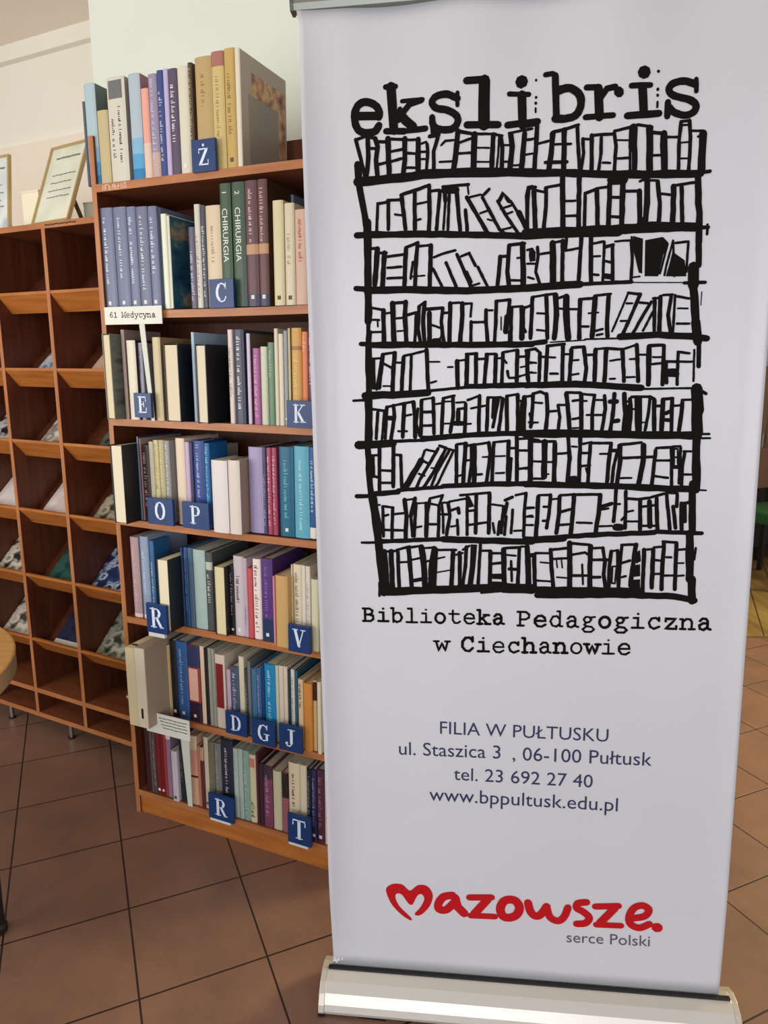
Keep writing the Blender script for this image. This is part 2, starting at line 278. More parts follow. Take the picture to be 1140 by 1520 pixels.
  (0.4955,0.0354,0.2361,0.008,(86,52,122),'purple book with dark blue foot',{'b':[(0,0.27,(30,50,90))],'t':(150,120,185),'tr':(0.3,0.9),'st':1}),
  (0.5377,0.0058,0.1925,0.000,(216,140,150),'thin pink book',{}),
  (0.5539,0.0369,0.2012,-0.014,(206,168,108),'honey coloured book',{'D':0.1}),
  (0.4991,0.0238,0.2060,0.100,(70,125,105),'green topped book standing behind',{'D':0.12}),
  (0.5911,0.0041,0.2291,0.008,(222,202,164),'slim buff book',{}),
  (0.5967,0.0255,0.2311,0.008,(226,216,188),'cream book with dark title',{'t':(120,105,90),'tr':(0.3,0.9)}),
  (0.6238,0.0103,0.2310,0.008,(226,218,206),'slim white book',{}),
  (0.6354,0.0131,0.2302,0.008,(222,214,202),'off white book',{'t':(170,160,150),'tr':(0.2,0.8)}),
  (0.6575,0.0208,0.2005,-0.004,(216,212,182),'pale cream book',{}),
  (0.6801,0.0218,0.2047,-0.004,(218,207,172),'buff cream book',{}),
 ],
 [
  (0.0826,0.0341,0.2455,-0.085,(214,200,160),'tall cream box file protruding at the shelf end',{'D':0.2,'box':1}),
  (0.1177,0.0367,0.2515,-0.085,(216,206,180),'cream box file with hand slot',{'D':0.2,'box':1,'side':(160,142,122)}),
  (0.1548,0.0040,0.2270,0.008,(206,184,132),'slim straw coloured book',{}),
  (0.1592,0.0040,0.2302,0.008,(198,172,120),'worn yellow book',{'t':(160,120,60),'tr':(0.1,0.9)}),
  (0.1637,0.0216,0.2447,0.008,(20,22,30),'black book',{'st':1}),
  (0.1863,0.0404,0.2485,0.008,(48,88,142),'blue hardback',{'t':(140,175,215),'tr':(0.2,0.9),'st':1}),
  (0.2275,0.0435,0.2427,0.008,(150,58,42),'rust red book with dark foot',{'b':[(0,0.26,(48,26,52)),(0.72,1,(45,52,92))],'pic':(0.28,0.7,(226,178,160)),'st':1}),
  (0.2747,0.0141,0.2460,0.008,(222,200,170),'thin cream book',{}),
  (0.2898,0.0125,0.2408,0.008,(34,28,28),'thin black book',{}),
  (0.3037,0.0103,0.2447,0.008,(152,158,138),'sage grey book',{'t':(200,205,190),'tr':(0.1,0.9)}),
  (0.3152,0.0109,0.2451,0.008,(150,152,140),'grey green book',{}),
  (0.3270,0.0333,0.2301,0.008,(216,202,186),'cream book with red panel',{'pic':(0.28,0.88,(128,30,34))}),
  (0.3673,0.0125,0.1900,0.008,(198,170,186),'slim pink book',{}),
  (0.3810,0.0276,0.2030,0.008,(74,88,112),'dark slate book with white title',{'t':(190,200,215),'tr':(0.3,0.9)}),
  (0.4102,0.0171,0.2381,0.008,(216,208,182),'tall ivory book',{}),
  (0.4286,0.0098,0.2013,0.008,(70,70,70),'thin dark grey book',{'t':(200,195,180),'tr':(0.2,0.8)}),
  (0.4397,0.0101,0.2286,0.008,(112,118,120),'grey book',{}),
  (0.4523,0.0168,0.2087,0.008,(72,112,152),'dusty blue book',{}),
  (0.4703,0.0140,0.2134,0.008,(60,100,150),'denim blue book',{'t':(150,180,210),'tr':(0.3,0.9)}),
  (0.4855,0.0093,0.2251,0.008,(26,60,110),'thin navy book',{}),
  (0.4959,0.0368,0.2313,0.008,(32,136,188),'bright blue book with pale streak',{'t':(170,220,235),'tr':(0.25,0.95)}),
  (0.5339,0.0091,0.2330,0.008,(200,205,180),'thin pale green book',{}),
  (0.5441,0.0142,0.2337,0.008,(222,207,187),'slim off white book',{}),
  (0.5596,0.0122,0.2342,0.008,(220,206,188),'slim ivory book',{}),
  (0.5731,0.0083,0.2251,0.008,(34,60,68),'thin dark teal book',{}),
  (0.5826,0.0115,0.2298,0.008,(214,214,210),'narrow white book',{'t':(60,70,80),'tr':(0.3,0.9)}),
  (0.5953,0.0089,0.2292,0.008,(40,90,110),'petrol blue book',{}),
  (0.6101,0.0151,0.2095,0.000,(220,190,150),'buff book with brown title',{'t':(70,35,25),'tr':(0.6,0.95)}),
  (0.5478,0.0235,0.1857,0.110,(226,214,204),'white book standing behind orange ones',{'D':0.12}),
  (0.6263,0.0261,0.2012,0.000,(208,138,62),'orange book',{'D':0.1}),
  (0.6528,0.0105,0.2107,0.008,(206,176,122),'tan book',{'b':[(0.72,0.98,(60,28,22))]}),
  (0.6707,0.0110,0.2135,-0.002,(222,214,190),'slim cream book',{}),
  (0.6821,0.0191,0.2388,0.008,(226,222,212),'white book with grey title',{'t':(110,110,110),'tr':(0.5,0.9)}),
 ],
 [
  (0.0408,0.0203,0.2333,0.008,(52,22,26),'very dark maroon book',{}),
  (0.0624,0.0085,0.2300,0.008,(90,76,76),'thin grey brown book',{}),
  (0.0725,0.0116,0.2306,0.008,(84,68,66),'brown book',{'t':(190,180,175),'tr':(0.1,0.8)}),
  (0.0858,0.0154,0.2127,0.008,(116,22,28),'dark red book',{'st':1}),
  (0.1023,0.0138,0.2164,0.008,(108,18,24),'deep red book',{'st':1}),
  (0.1174,0.0084,0.2166,0.008,(164,54,52),'thin bright red book',{}),
  (0.1271,0.0167,0.2348,0.008,(140,110,132),'dusty lilac book with white top',{'b':[(0.85,1,(215,195,200))]}),
  (0.1531,0.0224,0.1709,-0.002,(196,186,196),'short whitish book',{'st':2}),
  (0.1759,0.0234,0.2408,0.008,(22,38,42),'blackish teal book',{'t':(110,95,60),'tr':(0.3,0.7)}),
  (0.2120,0.0330,0.2334,0.008,(208,168,134),'peach coloured book',{'b':[(0.4,0.43,(70,30,25)),(0.45,0.8,(214,150,128)),(0.8,1,(215,200,165))]}),
  (0.2462,0.0102,0.2051,0.008,(180,120,100),'rose brown book',{}),
  (0.2576,0.0123,0.2030,0.008,(96,44,40),'red brown book',{'b':[(0.78,1,(190,150,120))]}),
  (0.2718,0.0151,0.2392,0.008,(202,192,167),'slim cream book',{'st':2}),
  (0.2887,0.0200,0.2275,0.008,(108,108,86),'olive grey book',{'t':(150,145,110),'tr':(0.1,0.9)}),
  (0.3097,0.0233,0.2293,0.008,(116,116,112),'grey book with stripes',{'t':(160,160,155),'tr':(0.2,0.9)}),
  (0.3346,0.0419,0.2475,0.008,(36,40,58),'dark navy book with white titles',{'t':(200,190,190),'tr':(0.2,0.9),'st':1}),
  (0.3782,0.0158,0.2273,0.008,(172,188,178),'pale sage book',{'t':(130,170,160),'tr':(0.6,0.95)}),
  (0.3953,0.0157,0.2298,0.008,(166,184,176),'pale grey green book',{}),
  (0.4120,0.0211,0.2292,0.008,(130,162,152),'teal green book',{'t':(200,205,190),'tr':(0.1,0.9)}),
  (0.4340,0.0222,0.2208,0.008,(204,198,162),'cream book with red mark',{'pic':(0.82,0.95,(200,120,110)),'t':(60,55,55),'tr':(0.05,0.3)}),
  (0.4583,0.0074,0.2297,0.008,(86,30,40),'thin maroon book',{}),
  (0.4669,0.0140,0.2014,0.008,(52,34,46),'very dark plum book',{}),
  (0.4818,0.0297,0.1960,0.008,(118,64,90),'purple pink book',{'t':(180,140,165),'tr':(0.2,0.9),'b':[(0.8,1,(60,45,60))]}),
  (0.5145,0.0280,0.1891,0.008,(198,193,162),'pale cream book',{}),
  (0.5449,0.0206,0.1907,0.008,(152,92,104),'old rose book with black top',{'b':[(0.58,1,(40,26,26))]}),
  (0.5678,0.0357,0.2293,0.008,(222,206,177),'cream book with bold black title',{'t':(45,35,35),'tr':(0.35,0.85)}),
  (0.6046,0.0220,0.2295,0.008,(220,207,182),'plain ivory book',{}),
  (0.6284,0.0131,0.2222,0.008,(26,26,40),'black book',{'t':(150,150,170),'tr':(0.2,0.9)}),
  (0.6427,0.0149,0.2243,0.008,(42,44,92),'navy blue book',{'t':(150,150,190),'tr':(0.2,0.9),'st':1}),
  (0.6593,0.0240,0.2285,0.008,(78,42,68),'plum book',{'t':(160,110,110),'tr':(0.2,0.9),'st':1}),
  (0.6850,0.0152,0.2262,0.008,(228,202,188),'pinkish white book',{'t':(170,120,110),'tr':(0.3,0.9)}),
 ],
]
CARDS = [
  (0,'Ż',0.3424,0.4129,-0.0039,0.0738),
  (1,'C',0.3777,0.4518,-0.0031,0.0707),
  (2,'E',0.1255,0.1847,0.0089,0.0665),
  (2,'K',0.6111,0.6823,-0.0000,0.0670),
  (3,'O',0.1499,0.2388,0.0022,0.0762),
  (3,'P',0.2709,0.3601,0.0020,0.0745),
  (4,'R',0.1509,0.2231,-0.0052,0.0873),
  (4,'V',0.6011,0.6673,0.0005,0.0766),
  (5,'D',0.3804,0.4528,0.0082,0.0699),
  (5,'G',0.4699,0.5465,-0.0031,0.0753),
  (5,'J',0.5592,0.6330,-0.0009,0.0782),
  (6,'R',0.3054,0.3942,-0.0026,0.0818),
  (6,'T',0.5807,0.6559,-0.0025,0.0912),
]
DRAWING = """124 1046 17081 1060 16763
112 1054 16792 1123 16411 1219 15818
49 1026 17511 1197 17558 1396 17518
62 1026 17511 1082 17280 1181 16873
74 1243 17527 1251 17213 1206 16871
49 1254 17356 1378 17349
74 1381 17519 1424 17375 1389 17149 1414 16860
49 1426 17465 1610 17449
49 1418 17067 1712 17117 1865 17151
86 1620 17505 1622 17250 1630 16849
49 1611 17500 1946 17472
43 1653 17277 1883 17306
85 1931 17487 1926 17119 1892 16893
43 1931 17465 2174 17451
43 1943 17241 2126 17216
43 1940 16985 2108 16976
85 2174 17459 2168 16878
36 2203 17373 2325 17403
36 2202 17241 2323 17234
37 2201 17116 2322 17109
54 2340 17365 2348 17210 2320 16870
60 2386 17489 2552 17508
60 2558 17535 2460 17232 2458 16920
84 2897 17543 2867 17181 2821 16901
36 2596 17323 2672 17394 2822 17394
36 2565 17042 2791 17039
54 2897 17543 3195 17470
42 2942 17351 3136 17404
42 2912 17165 3166 17164
95 3195 17470 3182 16825
42 3195 17476 3580 17462
30 3255 17244 3464 17232
30 3227 17007 3465 16994
77 3536 17451 3511 16864
35 3640 17445 3628 17139 3600 16860
41 3581 17448 3699 17427
71 3670 17387 3701 17219 3690 16855
35 3700 17269 3819 17262
36 3703 16989 3822 16983
82 3846 17433 3878 17237 3838 16847
41 3816 17462 3992 17493 4225 17521
82 4095 17446 4071 17114 4045 16836
35 4141 17333 4228 17341
35 4086 17086 4232 17105
36 3852 16917 4029 16921
137 1038 16779 1861 16814 2259 16851 2927 16839 4238 16787
50 1378 15900 1410 16382 1591 16403
62 1607 16417 1598 15919
50 1592 16432 1840 16434
37 1727 16178 1851 16157
68 1856 16492 1925 15905
56 1841 16515 2103 16580 2364 16654
68 2103 16537 2096 15897
37 2131 16339 2332 16367
37 2128 16057 2206 16074
67 2371 16653 2376 16177 2358 15857
49 2409 16551 2562 16558
61 2568 16543 2503 15879
122 2653 16553 2866 16542
73 2653 16567 2668 16365
43 2668 16337 2629 15874
49 2745 16563 2712 15841
67 2872 16556 2941 15831
49 2623 16612 3092 16625
30 3077 16603 3093 16460
67 3063 16404 3444 15765
36 3108 16402 3304 16443 3364 16423
48 3364 16432 3469 16532
54 3349 16390 3655 15829 3776 15736
36 3305 16119 3441 16156
30 3442 16012 3518 15985
61 3039 16189 3070 15825
54 3620 16319 3803 16024 4017 15726
60 3650 16318 3724 16443 3830 16309
36 3681 16179 3875 16236
36 3757 16078 3892 16120
48 3859 16308 3987 16116
84 4011 16101 4165 15792
36 3715 15820 3865 15848
60 4171 15806 4147 16379 4183 16533 4242 16539
95 998 15833 1219 15832
107 1220 15841 2250 15803 3231 15746 4257 15681
35 4106 17555 4324 17584
70 4315 17570 4279 16824
35 4109 17348 4255 17354
35 4113 17093 4245 17105
41 4330 17266 4547 17304
81 4589 17417 4567 17087 4529 16811
52 4602 17444 4804 17473 5033 17528
81 4790 17460 4792 16797
58 5013 17515 5037 17171 5068 16810
41 4636 17235 4912 17220
53 4468 16939 4847 16927
52 5112 17291 5133 17056 5097 16780
40 5112 17291 5270 17268
63 5268 17336 5280 16771
46 5282 17336 5639 17334
52 5427 17286 5435 17039 5402 16737
40 5470 16871 5599 16859
57 5653 17355 5689 17134 5677 16694
46 5652 17382 5947 17433 6059 17467 6300 17420
29 5700 17230 5899 17218
40 5725 16927 5939 16929
125 5976 17418 5975 17091
40 5932 17121 5947 16735
85 6008 17117 6024 16731
101 6258 17401 6289 16717
51 6304 17331 6515 17305
40 6307 16950 6504 16952
112 6507 17305 6544 16704
39 6546 17244 6770 17236
56 6794 17477 6773 17182 6784 16691
45 6785 17491 6937 17495
56 6932 17495 6965 17225 6961 16682
33 6788 17429 6955 17427
28 6789 17140 6942 17145
28 6788 16882 6942 16874
39 6960 17325 7182 17312
39 7090 17226 7186 17239
111 7171 17267 7177 16670
118 4118 16776 4793 16746 5577 16666 6377 16638 7166 16611
56 7165 16624 7318 16641
144 5638 16571 5839 16569
95 7127 16563 7152 16121 7181 15953 7195 15447
54 4163 15806 4169 16321 4181 16519 4299 16527
77 4277 16458 4312 15800
41 4300 16479 4478 16434
65 4491 16504 4497 16192 4461 15793
47 4506 16517 4754 16547
82 4780 16685 4802 15778
41 4820 16261 5010 16258
41 4841 16005 5076 16000
76 5072 16656 5082 15766
53 5184 15790 5182 16371 5383 16436
41 5383 16445 5584 16463
70 5383 16431 5419 15779
75 5606 16503 5607 15800
46 5634 16284 5807 16270
46 5631 15954 5834 15937
86 5834 16547 5840 15789
46 5875 16373 6133 16365
80 6125 16366 6158 15775
40 6127 16527 6210 16564
91 6254 16554 6271 16163 6251 15771
69 6197 15886 6217 15744
40 6211 16542 6439 16530
68 6440 16516 6491 16153 6488 15788
40 6492 16306 6706 16276
85 6719 16419 6731 15778
45 6727 16433 7006 16465 7118 16468
62 6854 16412 6895 15798
132 4134 15744 5024 15740 6073 15736 6360 15760 7160 15716
57 7161 15702 7344 15700
40 7328 15745 7331 15582
126 1203 16061 1198 15167 1183 14252
71 1183 14252 1164 13818
110 1173 13818 1161 12549
50 1261 15584 1403 15593
88 1387 15579 1320 14921
44 1417 15503 1559 15498
82 1518 15499 1468 14885
50 1558 15429 1872 15455
44 1570 15228 1838 15239
44 1566 15039 1850 15037
75 1927 15572 1886 14870
50 1921 15581 2155 15660
68 2146 15651 2111 15282 2084 14833
44 2052 15314 2007 15017
31 2023 15052 2274 15061
43 2154 15592 2403 15602
74 2393 15597 2366 14823
43 2448 15382 2618 15440 2849 15490
50 2431 15180 2615 14815
56 2679 15275 2864 14836
61 2880 15415 3142 14826
43 2957 15376 3110 15429
49 3104 15429 3224 15203
49 3270 15172 3450 14815
43 3065 15097 3148 14909
37 3142 14835 3296 14880
67 3680 15344 3633 14809
49 3689 15344 3795 15349
72 3839 15537 3814 15069 3847 14801
54 3838 15545 4124 15563
90 4085 15555 4111 14821
36 3992 15311 4113 15313
43 3876 14919 4104 14905
42 4171 15444 4260 15461
83 958 14873 1165 14850
115 1165 14829 2115 14808 3050 14754 3847 14765 4272 14765
45 1253 14505 1492 14452
77 1476 14452 1480 13841
38 1507 14390 1635 14407
89 1660 14575 1664 14238 1673 13836
51 1653 14575 1923 14590
76 1907 14591 1888 14354 1913 13829
38 1696 14292 1887 14308
32 1741 14057 1852 14063
51 1920 14346 2110 14392
57 2110 14347 2072 13825
63 2165 14497 2139 14101 2184 13822
44 2159 14507 2285 14584
69 2270 14570 2235 14221 2263 13820
57 2300 14447 2614 14459
82 2353 14370 2358 13848
63 2614 14453 2581 14210 2627 13841
38 2392 14155 2581 14088
82 2437 13862 2542 13859
38 2587 14088 2586 13935 2516 13844
44 2613 14362 2738 14373
75 2754 14539 2737 13838
44 2739 14539 2926 14548
43 2957 14520 3158 14526
75 2978 14531 2979 14320 2941 13833
43 3158 14526 3134 14285
44 3144 14178 3392 14177
56 3144 14193 3144 13827
62 3421 14397 3423 14185 3456 13819
37 3422 14391 3545 14387
61 3611 14541 3608 14180 3586 13816
49 3605 14550 3865 14568
61 3865 14562 3838 14293
86 3816 14264 3795 13992
25 3706 14261 3708 14025
49 3863 13990 3865 13778
43 3882 14436 4095 14441
61 3897 14412 3890 13777
91 4096 14405 4098 13863
43 4126 14404 4278 14465
43 4164 13976 4132 14043
39 1184 14283 1393 14277
32 1361 14277 1364 14154
39 1227 14050 1436 14053
45 1227 14065 1207 13879
78 1028 13837 1174 13827
103 1173 13811 2358 13787 3238 13763 4290 13745
78 1258 13534 1259 12996
39 1232 13550 1410 13555
52 1416 13498 1317 12963
71 1450 13623 1406 13310 1367 12994
45 1444 13632 1702 13657
77 1686 13648 1648 13304 1632 12925
45 1473 13450 1617 13368
32 1449 13024 1595 13021
39 1715 13466 1828 13464
71 1852 13566 1803 12890
45 1862 13591 2038 13624 2293 13680
51 2006 13609 1972 12919
70 2300 13695 2312 13290 2326 12944
32 2355 13467 2546 13462
32 2704 13359 2799 13357
38 2384 13069 2480 13098
76 2884 13464 2893 12964
38 2894 13473 3020 13485
75 3073 13583 3058 12992
50 3051 13593 3255 13600
69 3239 13579 3241 13020
44 3271 13495 3427 13497
69 3442 13574 3398 13017
44 3426 13584 3613 13585
68 3613 13570 3602 13044
37 3645 13501 3738 13505
62 3743 13597 3740 13320 3727 13042
43 3753 13612 4015 13646
68 4015 13636 4013 13067
37 3769 13474 3817 13411
50 3834 13256 3851 13163
44 3866 13132 3991 13129
43 4047 13522 4201 13525
61 4221 13616 4210 13341 4230 13062
31 4081 13328 4173 13341
37 4053 13153 4176 13187
37 4234 13401 4296 13400
37 4237 13226 4299 13225
125 1086 12849 1803 12852 2319 12880
51 2319 12918 2607 12938 3052 12971
89 3052 12986 4303 12993
46 853 12753 1084 12759
91 7178 15792 7211 15055
160 7126 15030 7149 14713
121 7144 14714 7222 14072
139 7213 14072 7270 13717
70 7291 13717 7316 13270
132 4135 15704 4878 15701 5786 15690
81 5786 15690 6763 15698 7160 15708
54 4354 15486 4371 15340 4332 15049 4405 14841
0 4214 15448 4264 15475 4319 15400 4316 15249 4226 15235 4206 15347
36 4172 15202 4323 15196
36 4191 14960 4298 14927
42 4410 15362 4603 15383
101 4630 15547 4651 14832
42 4615 15548 4807 15577
65 4807 15583 4816 14826
42 4856 15402 5092 15435
53 4871 15609 4862 15407
65 5136 15626 5128 15396 5108 14845
70 5306 15648 5331 14837
41 5354 15502 5529 15532
47 5544 15523 5544 14829
35 5361 15280 5479 15281
41 5371 14961 5460 14949
53 5562 15436 5707 15467
58 5693 15454 5714 14852
41 5576 15191 5689 15158
83 5579 14930 5683 14911
35 5734 15524 5995 15533
52 6015 15532 6049 15273 6043 14840
35 6022 15588 6192 14979
0 6050 15601 6217 15552 6228 14949 6192 14979
0 6270 15521 6570 15565 6660 15476 6585 15251 6515 14895 6288 14903
34 6661 15448 6548 14937
34 6746 15472 6656 15077 6630 14905
0 6755 15302 6963 15151 7006 14877 6804 14884 6660 14890 6708 15075
34 6750 15501 6804 14884
40 6790 15456 7017 15475
40 7017 15475 7008 14949
29 6079 14891 6195 14898
115 4149 14770 4511 14784 5139 14794
60 5139 14803 6053 14811
18 6053 14799 6983 14766
52 6983 14757 7342 14758
37 4154 14427 4261 14445
67 4279 14593 4255 13858
42 4273 14602 4544 14638
66 4535 14629 4567 13850
36 4369 14307 4506 14297
37 4375 14006 4512 13987
42 4559 14637 4709 14653
84 4701 14623 4724 14266 4697 13846
42 4742 14563 4890 14611
36 4761 14384 4882 14365
102 4897 14587 4905 14260 4946 13840
36 4927 14364 5122 14358
72 5147 14520 5143 14134 5151 13834
48 5132 14529 5355 14542 5443 14578
83 5419 14570 5398 14126 5382 13858
30 5303 14278 5482 14287
42 5191 14043 5311 14039
42 5442 14592 5693 14607
71 5656 14591 5642 14119 5661 13850
42 5433 13955 5566 13987
36 5465 13879 5569 13897
35 6002 14608 5787 14055 5738 13937
47 6002 14617 6208 14590
59 6214 14587 6077 14224 5914 13843
35 5980 14433 6083 14430
36 5889 14120 5992 14123
41 6215 14440 6362 14421
53 6419 14448 6256 14160 6119 13897
41 6456 14271 6295 13937
35 6463 14242 6504 13856
58 6481 14505 6495 13857
41 6445 14506 6591 14510
70 6575 14531 6584 13854
41 6618 14558 6791 14561
58 6769 14553 6728 14204 6789 13849
41 6835 14551 6830 14201 6827 13848
41 6836 14536 7084 14484
29 6891 14316 7065 14310
41 6890 14046 7108 14040
80 4165 13754 4531 13784
24 4623 13773 5258 13795
30 5257 13810 5856 13809
107 5884 13844 6563 13855 7149 13809 7427 13766
17 7294 14593 7292 14361
49 4167 13633 4350 13658 4444 13580
61 4435 13580 4429 13058
37 4216 13417 4370 13398
31 4235 13217 4374 13214
49 4182 13617 4206 13094
43 4445 13513 4568 13501
67 4570 13698 4552 13056
49 4563 13708 4882 13730
67 4858 13721 4859 13050
37 4598 13500 4721 13491
43 4635 13193 4773 13190
36 4887 13548 4978 13545
67 5012 13626 4991 13047
48 5020 13665 5246 13675
66 5238 13666 5294 13285 5271 13041
36 5026 13432 5148 13435
37 5018 13163 5155 13182
42 5296 13522 5417 13525
72 5450 13615 5453 13038
42 5444 13624 5653 13640
72 5645 13610 5635 13034
48 5653 13634 5923 13612
66 5938 13603 5990 13027
36 5721 13406 5900 13429
36 5733 13072 5823 13076
42 5953 13611 6187 13686
65 6193 13686 6245 13022
36 6079 13428 6183 13431
36 6002 13097 6182 13099
36 6239 13505 6402 13501
83 6416 13650 6432 12957
53 6425 13665 6660 13668
65 6681 13658 6685 12952
35 6493 13454 6641 13450
41 6484 13328 6631 13340
47 6718 13368 6910 13363
41 6770 13216 6917 13219
106 6797 13146 6921 13144
65 6725 13343 6758 12981
53 6937 13518 6945 12947
41 6930 13542 7136 13507
41 6939 13362 7203 13356
35 7220 13570 7237 13001
105 4177 12986 5099 12993 5707 12941 6310 12892
36 6310 12877 7200 12875
170 7294 12864 7346 12453
53 7318 12858 7469 12770
131 1159 12879 1136 11908
106 1119 11876 1131 11248 1172 10813
141 1195 10813 1261 10271 1308 9758
135 1294 9895 1344 9308 1376 8853
41 1294 9062 1289 8781
46 1227 12583 1456 12547
59 1331 12523 1287 12005
46 1463 12553 1402 11971
59 1513 12617 1469 12003
79 1496 12408 1600 12406
46 1506 12617 1800 12676 2027 12714
65 1644 12647 1656 12422 1584 12002
71 1855 12675 1814 12032
71 2034 12704 2063 12416 2058 12029
39 1862 12444 1992 12465
39 1727 12146 1900 12144
52 2123 12575 2087 12287 2150 12060
64 2195 12733 2172 12028
39 2189 12749 2430 12786
64 2421 12777 2432 12089
52 2203 12510 2396 12513
45 2217 12247 2411 12251
38 2462 12659 2590 12679
64 2612 12726 2577 12088
45 2606 12767 2830 12817
64 2804 12802 2803 12405 2748 12118
32 2638 12703 2766 12708
32 2604 12280 2765 12284
77 2899 12515 2899 12276
45 2893 12556 3036 12576
77 2829 12287 2989 12285
64 3043 12655 3027 12082
38 2861 12684 3036 12687
44 3084 12727 3321 12808
63 3311 12808 3297 12398 3299 12079
38 3148 12568 3432 12617
38 3069 12268 3148 12273
63 3469 12743 3451 12141
44 3463 12768 3714 12770
75 3595 12741 3576 12394
56 3674 12739 3568 12204
63 3752 12738 3679 12107
69 3830 12783 3837 12105
44 3823 12793 4026 12820
62 4032 12811 4042 12102
37 4043 12695 4137 12694
56 4112 12669 4089 12102
81 4158 12762 4152 12133
44 4167 12771 4306 12790
56 4272 12447 4315 12257
140 930 11878 1625 11913
59 1625 11946 2214 11963 2667 12000
91 2214 11995 3436 12071 4318 12077
46 1174 11672 1340 11677
60 1214 11645 1222 11248
47 1165 11274 1315 11231
66 1349 11808 1333 10980
46 1384 11373 1583 11362
47 1379 11124 1579 11123
72 1631 11871 1611 11046
46 1638 11684 1769 11673
59 1769 11673 1783 11013
105 2178 11565 1842 11013
46 2245 11761 2184 11572
46 2277 11777 2472 11733
46 2194 11565 2308 11506
58 2511 11797 2141 11177 2073 11012
52 2538 11856 2673 11806
58 2667 11806 2404 11308 2205 11012
39 2126 11303 2240 11260
33 2372 11417 2470 11406
52 2738 11779 2469 11308 2370 11044
45 2812 11756 2501 11110 2419 11011
39 2699 11789 2828 11756
64 2867 11859 2866 11109
45 2876 11878 3069 11896
71 3043 11889 2996 11108
58 3156 11856 3157 11435 3109 11141
39 3053 11559 3166 11565
39 2892 11250 2973 11273
45 3069 11844 3213 11872
83 3213 11855 3216 11140
45 3213 11865 3500 11904
64 3491 11901 3524 11691 3457 11140
45 3247 11281 3360 11287
32 3374 11622 3470 11627
38 3517 11756 3565 11749
64 3586 11884 3560 11139
44 3580 11910 3865 11932
70 3871 11929 3864 11138
32 3598 11636 3804 11641
38 3632 11305 3792 11311
44 3882 11794 4008 11793
69 4028 12007 4039 11137
57 3922 11592 3896 11138
44 4038 11969 4320 11982
44 4056 11745 4261 11743
44 4077 11390 4235 11412
82 4280 11941 4293 11137
74 870 10854 1139 10857
94 1140 10890 1708 10939
66 1709 10973 2599 11037
91 2599 11054 3570 11090 4335 11097
34 1236 10671 1337 10678
47 1269 10644 1376 10101
54 1393 10644 1398 10033
47 1403 10651 1603 10621
60 1593 10611 1566 10000
40 1416 10452 1501 10476
47 1411 10163 1797 10158
47 1618 10486 1802 10510
80 1839 10779 1868 10443 1845 10002
40 1839 10772 2055 10805
73 2045 10812 1957 10443
53 1957 10443 1986 10037
33 2037 10705 2334 10722
60 2060 10712 2019 10037
59 2268 10712 2253 10038
40 2048 10217 2165 10241
59 2335 10772 2290 10511 2269 10038
46 2335 10805 2598 10871
46 2598 10871 2505 10645
40 2334 10705 2498 10672
59 2521 10645 2502 10040
46 2281 10285 2480 10286
46 2571 10712 2603 10445 2601 10108
39 2597 10722 2728 10729
46 2563 10488 2695 10488
65 2702 10705 2734 10445 2667 10074
39 2728 10745 3054 10805
46 2728 10555 2859 10605
65 2898 10612 2914 10512
52 2882 10378 2898 10076
39 2760 10237 2875 10261
58 3077 10844 3078 10077
46 2941 10871 3507 10920
71 3513 10910 3503 10112
65 3255 10877 3242 10111
0 3119 10844 3211 10646 3104 10622
46 3104 10556 3234 10573
46 3104 10272 3479 10330
39 3541 10689 3767 10662
45 3582 10314 3616 10113
52 3712 10347 3682 10080
58 3789 10646 3746 10114
58 3814 10771 3957 10837
64 3853 10712 3807 10447
52 3840 10447 3811 10081
45 4021 10870 4227 10918
57 4218 10909 4192 10514
58 4192 10514 4183 10049
51 3967 10580 3940 10115
39 3998 10158 4159 10166
38 4248 10623 4343 10630
38 4266 10458 4346 10465
38 4269 10276 4349 10283
48 948 9900 1254 9902
81 1254 9923 2594 9982
113 2594 9982 3579 9955 4355 9943
47 1402 9717 1690 9737
95 1409 9724 1456 8960
88 1545 9725 1566 8961
67 1680 9726 1702 8963
47 1656 9754 1926 9824
81 1899 9797 1928 9418 1956 8967
41 1737 9496 1872 9504
47 1926 9807 2161 9843
107 2167 9816 2214 9422 2227 8971
40 1973 9550 2142 9593
68 2019 9118 2255 9163
40 2194 9792 2444 9811
80 2417 9801 2348 9423 2328 8973
40 2258 9519 2359 9544
80 2450 9767 2412 8974
47 2460 9760 2858 9764
79 2798 9753 2763 8979
33 2459 9572 2626 9615
27 2441 9286 2724 9341
40 2858 9661 2990 9703
73 2930 9703 2930 8981
66 3062 9823 3046 9431 2980 8982
40 2990 9765 3121 9850
0 3154 9874 3269 9875 3238 9433 3189 9037 3090 9036 3139 9432
59 3341 9876 3295 8987
46 3351 9751 3515 9752
72 3538 9742 3527 8990
46 3548 9701 3776 9703
52 3550 9481 3746 9507
99 3584 9225 3765 9227
53 3552 9087 3750 9090
91 3798 9778 3823 8995
52 3808 9805 4099 9824
65 4106 9814 4084 8999
39 3842 9670 4037 9655
46 3947 9543 3968 9134
59 3910 9383 4073 9374
39 4131 9841 4228 9842
71 4250 9849 4280 9002
32 4296 9641 4360 9641
144 1369 8863 2589 8935 3783 9005 4371 8996
33 3356 8877 3784 8918
92 3784 8936 4372 8928
164 7309 12858 7355 12032
131 7343 11970 7393 10967
114 7316 11094 7368 10133
128 7323 10132 7372 9214
135 7403 9214 7442 8781
37 7454 9840 7436 9611
37 4180 12771 4304 12784
62 4325 12821 4302 12384 4289 12194
50 4334 12830 4457 12859 4582 12801
68 4573 12817 4596 12442 4571 12128
37 4337 12659 4493 12647
37 4250 12283 4422 12281
43 4620 12482 4774 12496
55 4793 12595 4829 12376 4804 12125
43 4787 12605 4956 12602
74 4942 12810 4980 12499 5021 12122
49 4935 12835 5195 12830
73 5217 12805 5237 12119
43 5062 12678 5184 12691
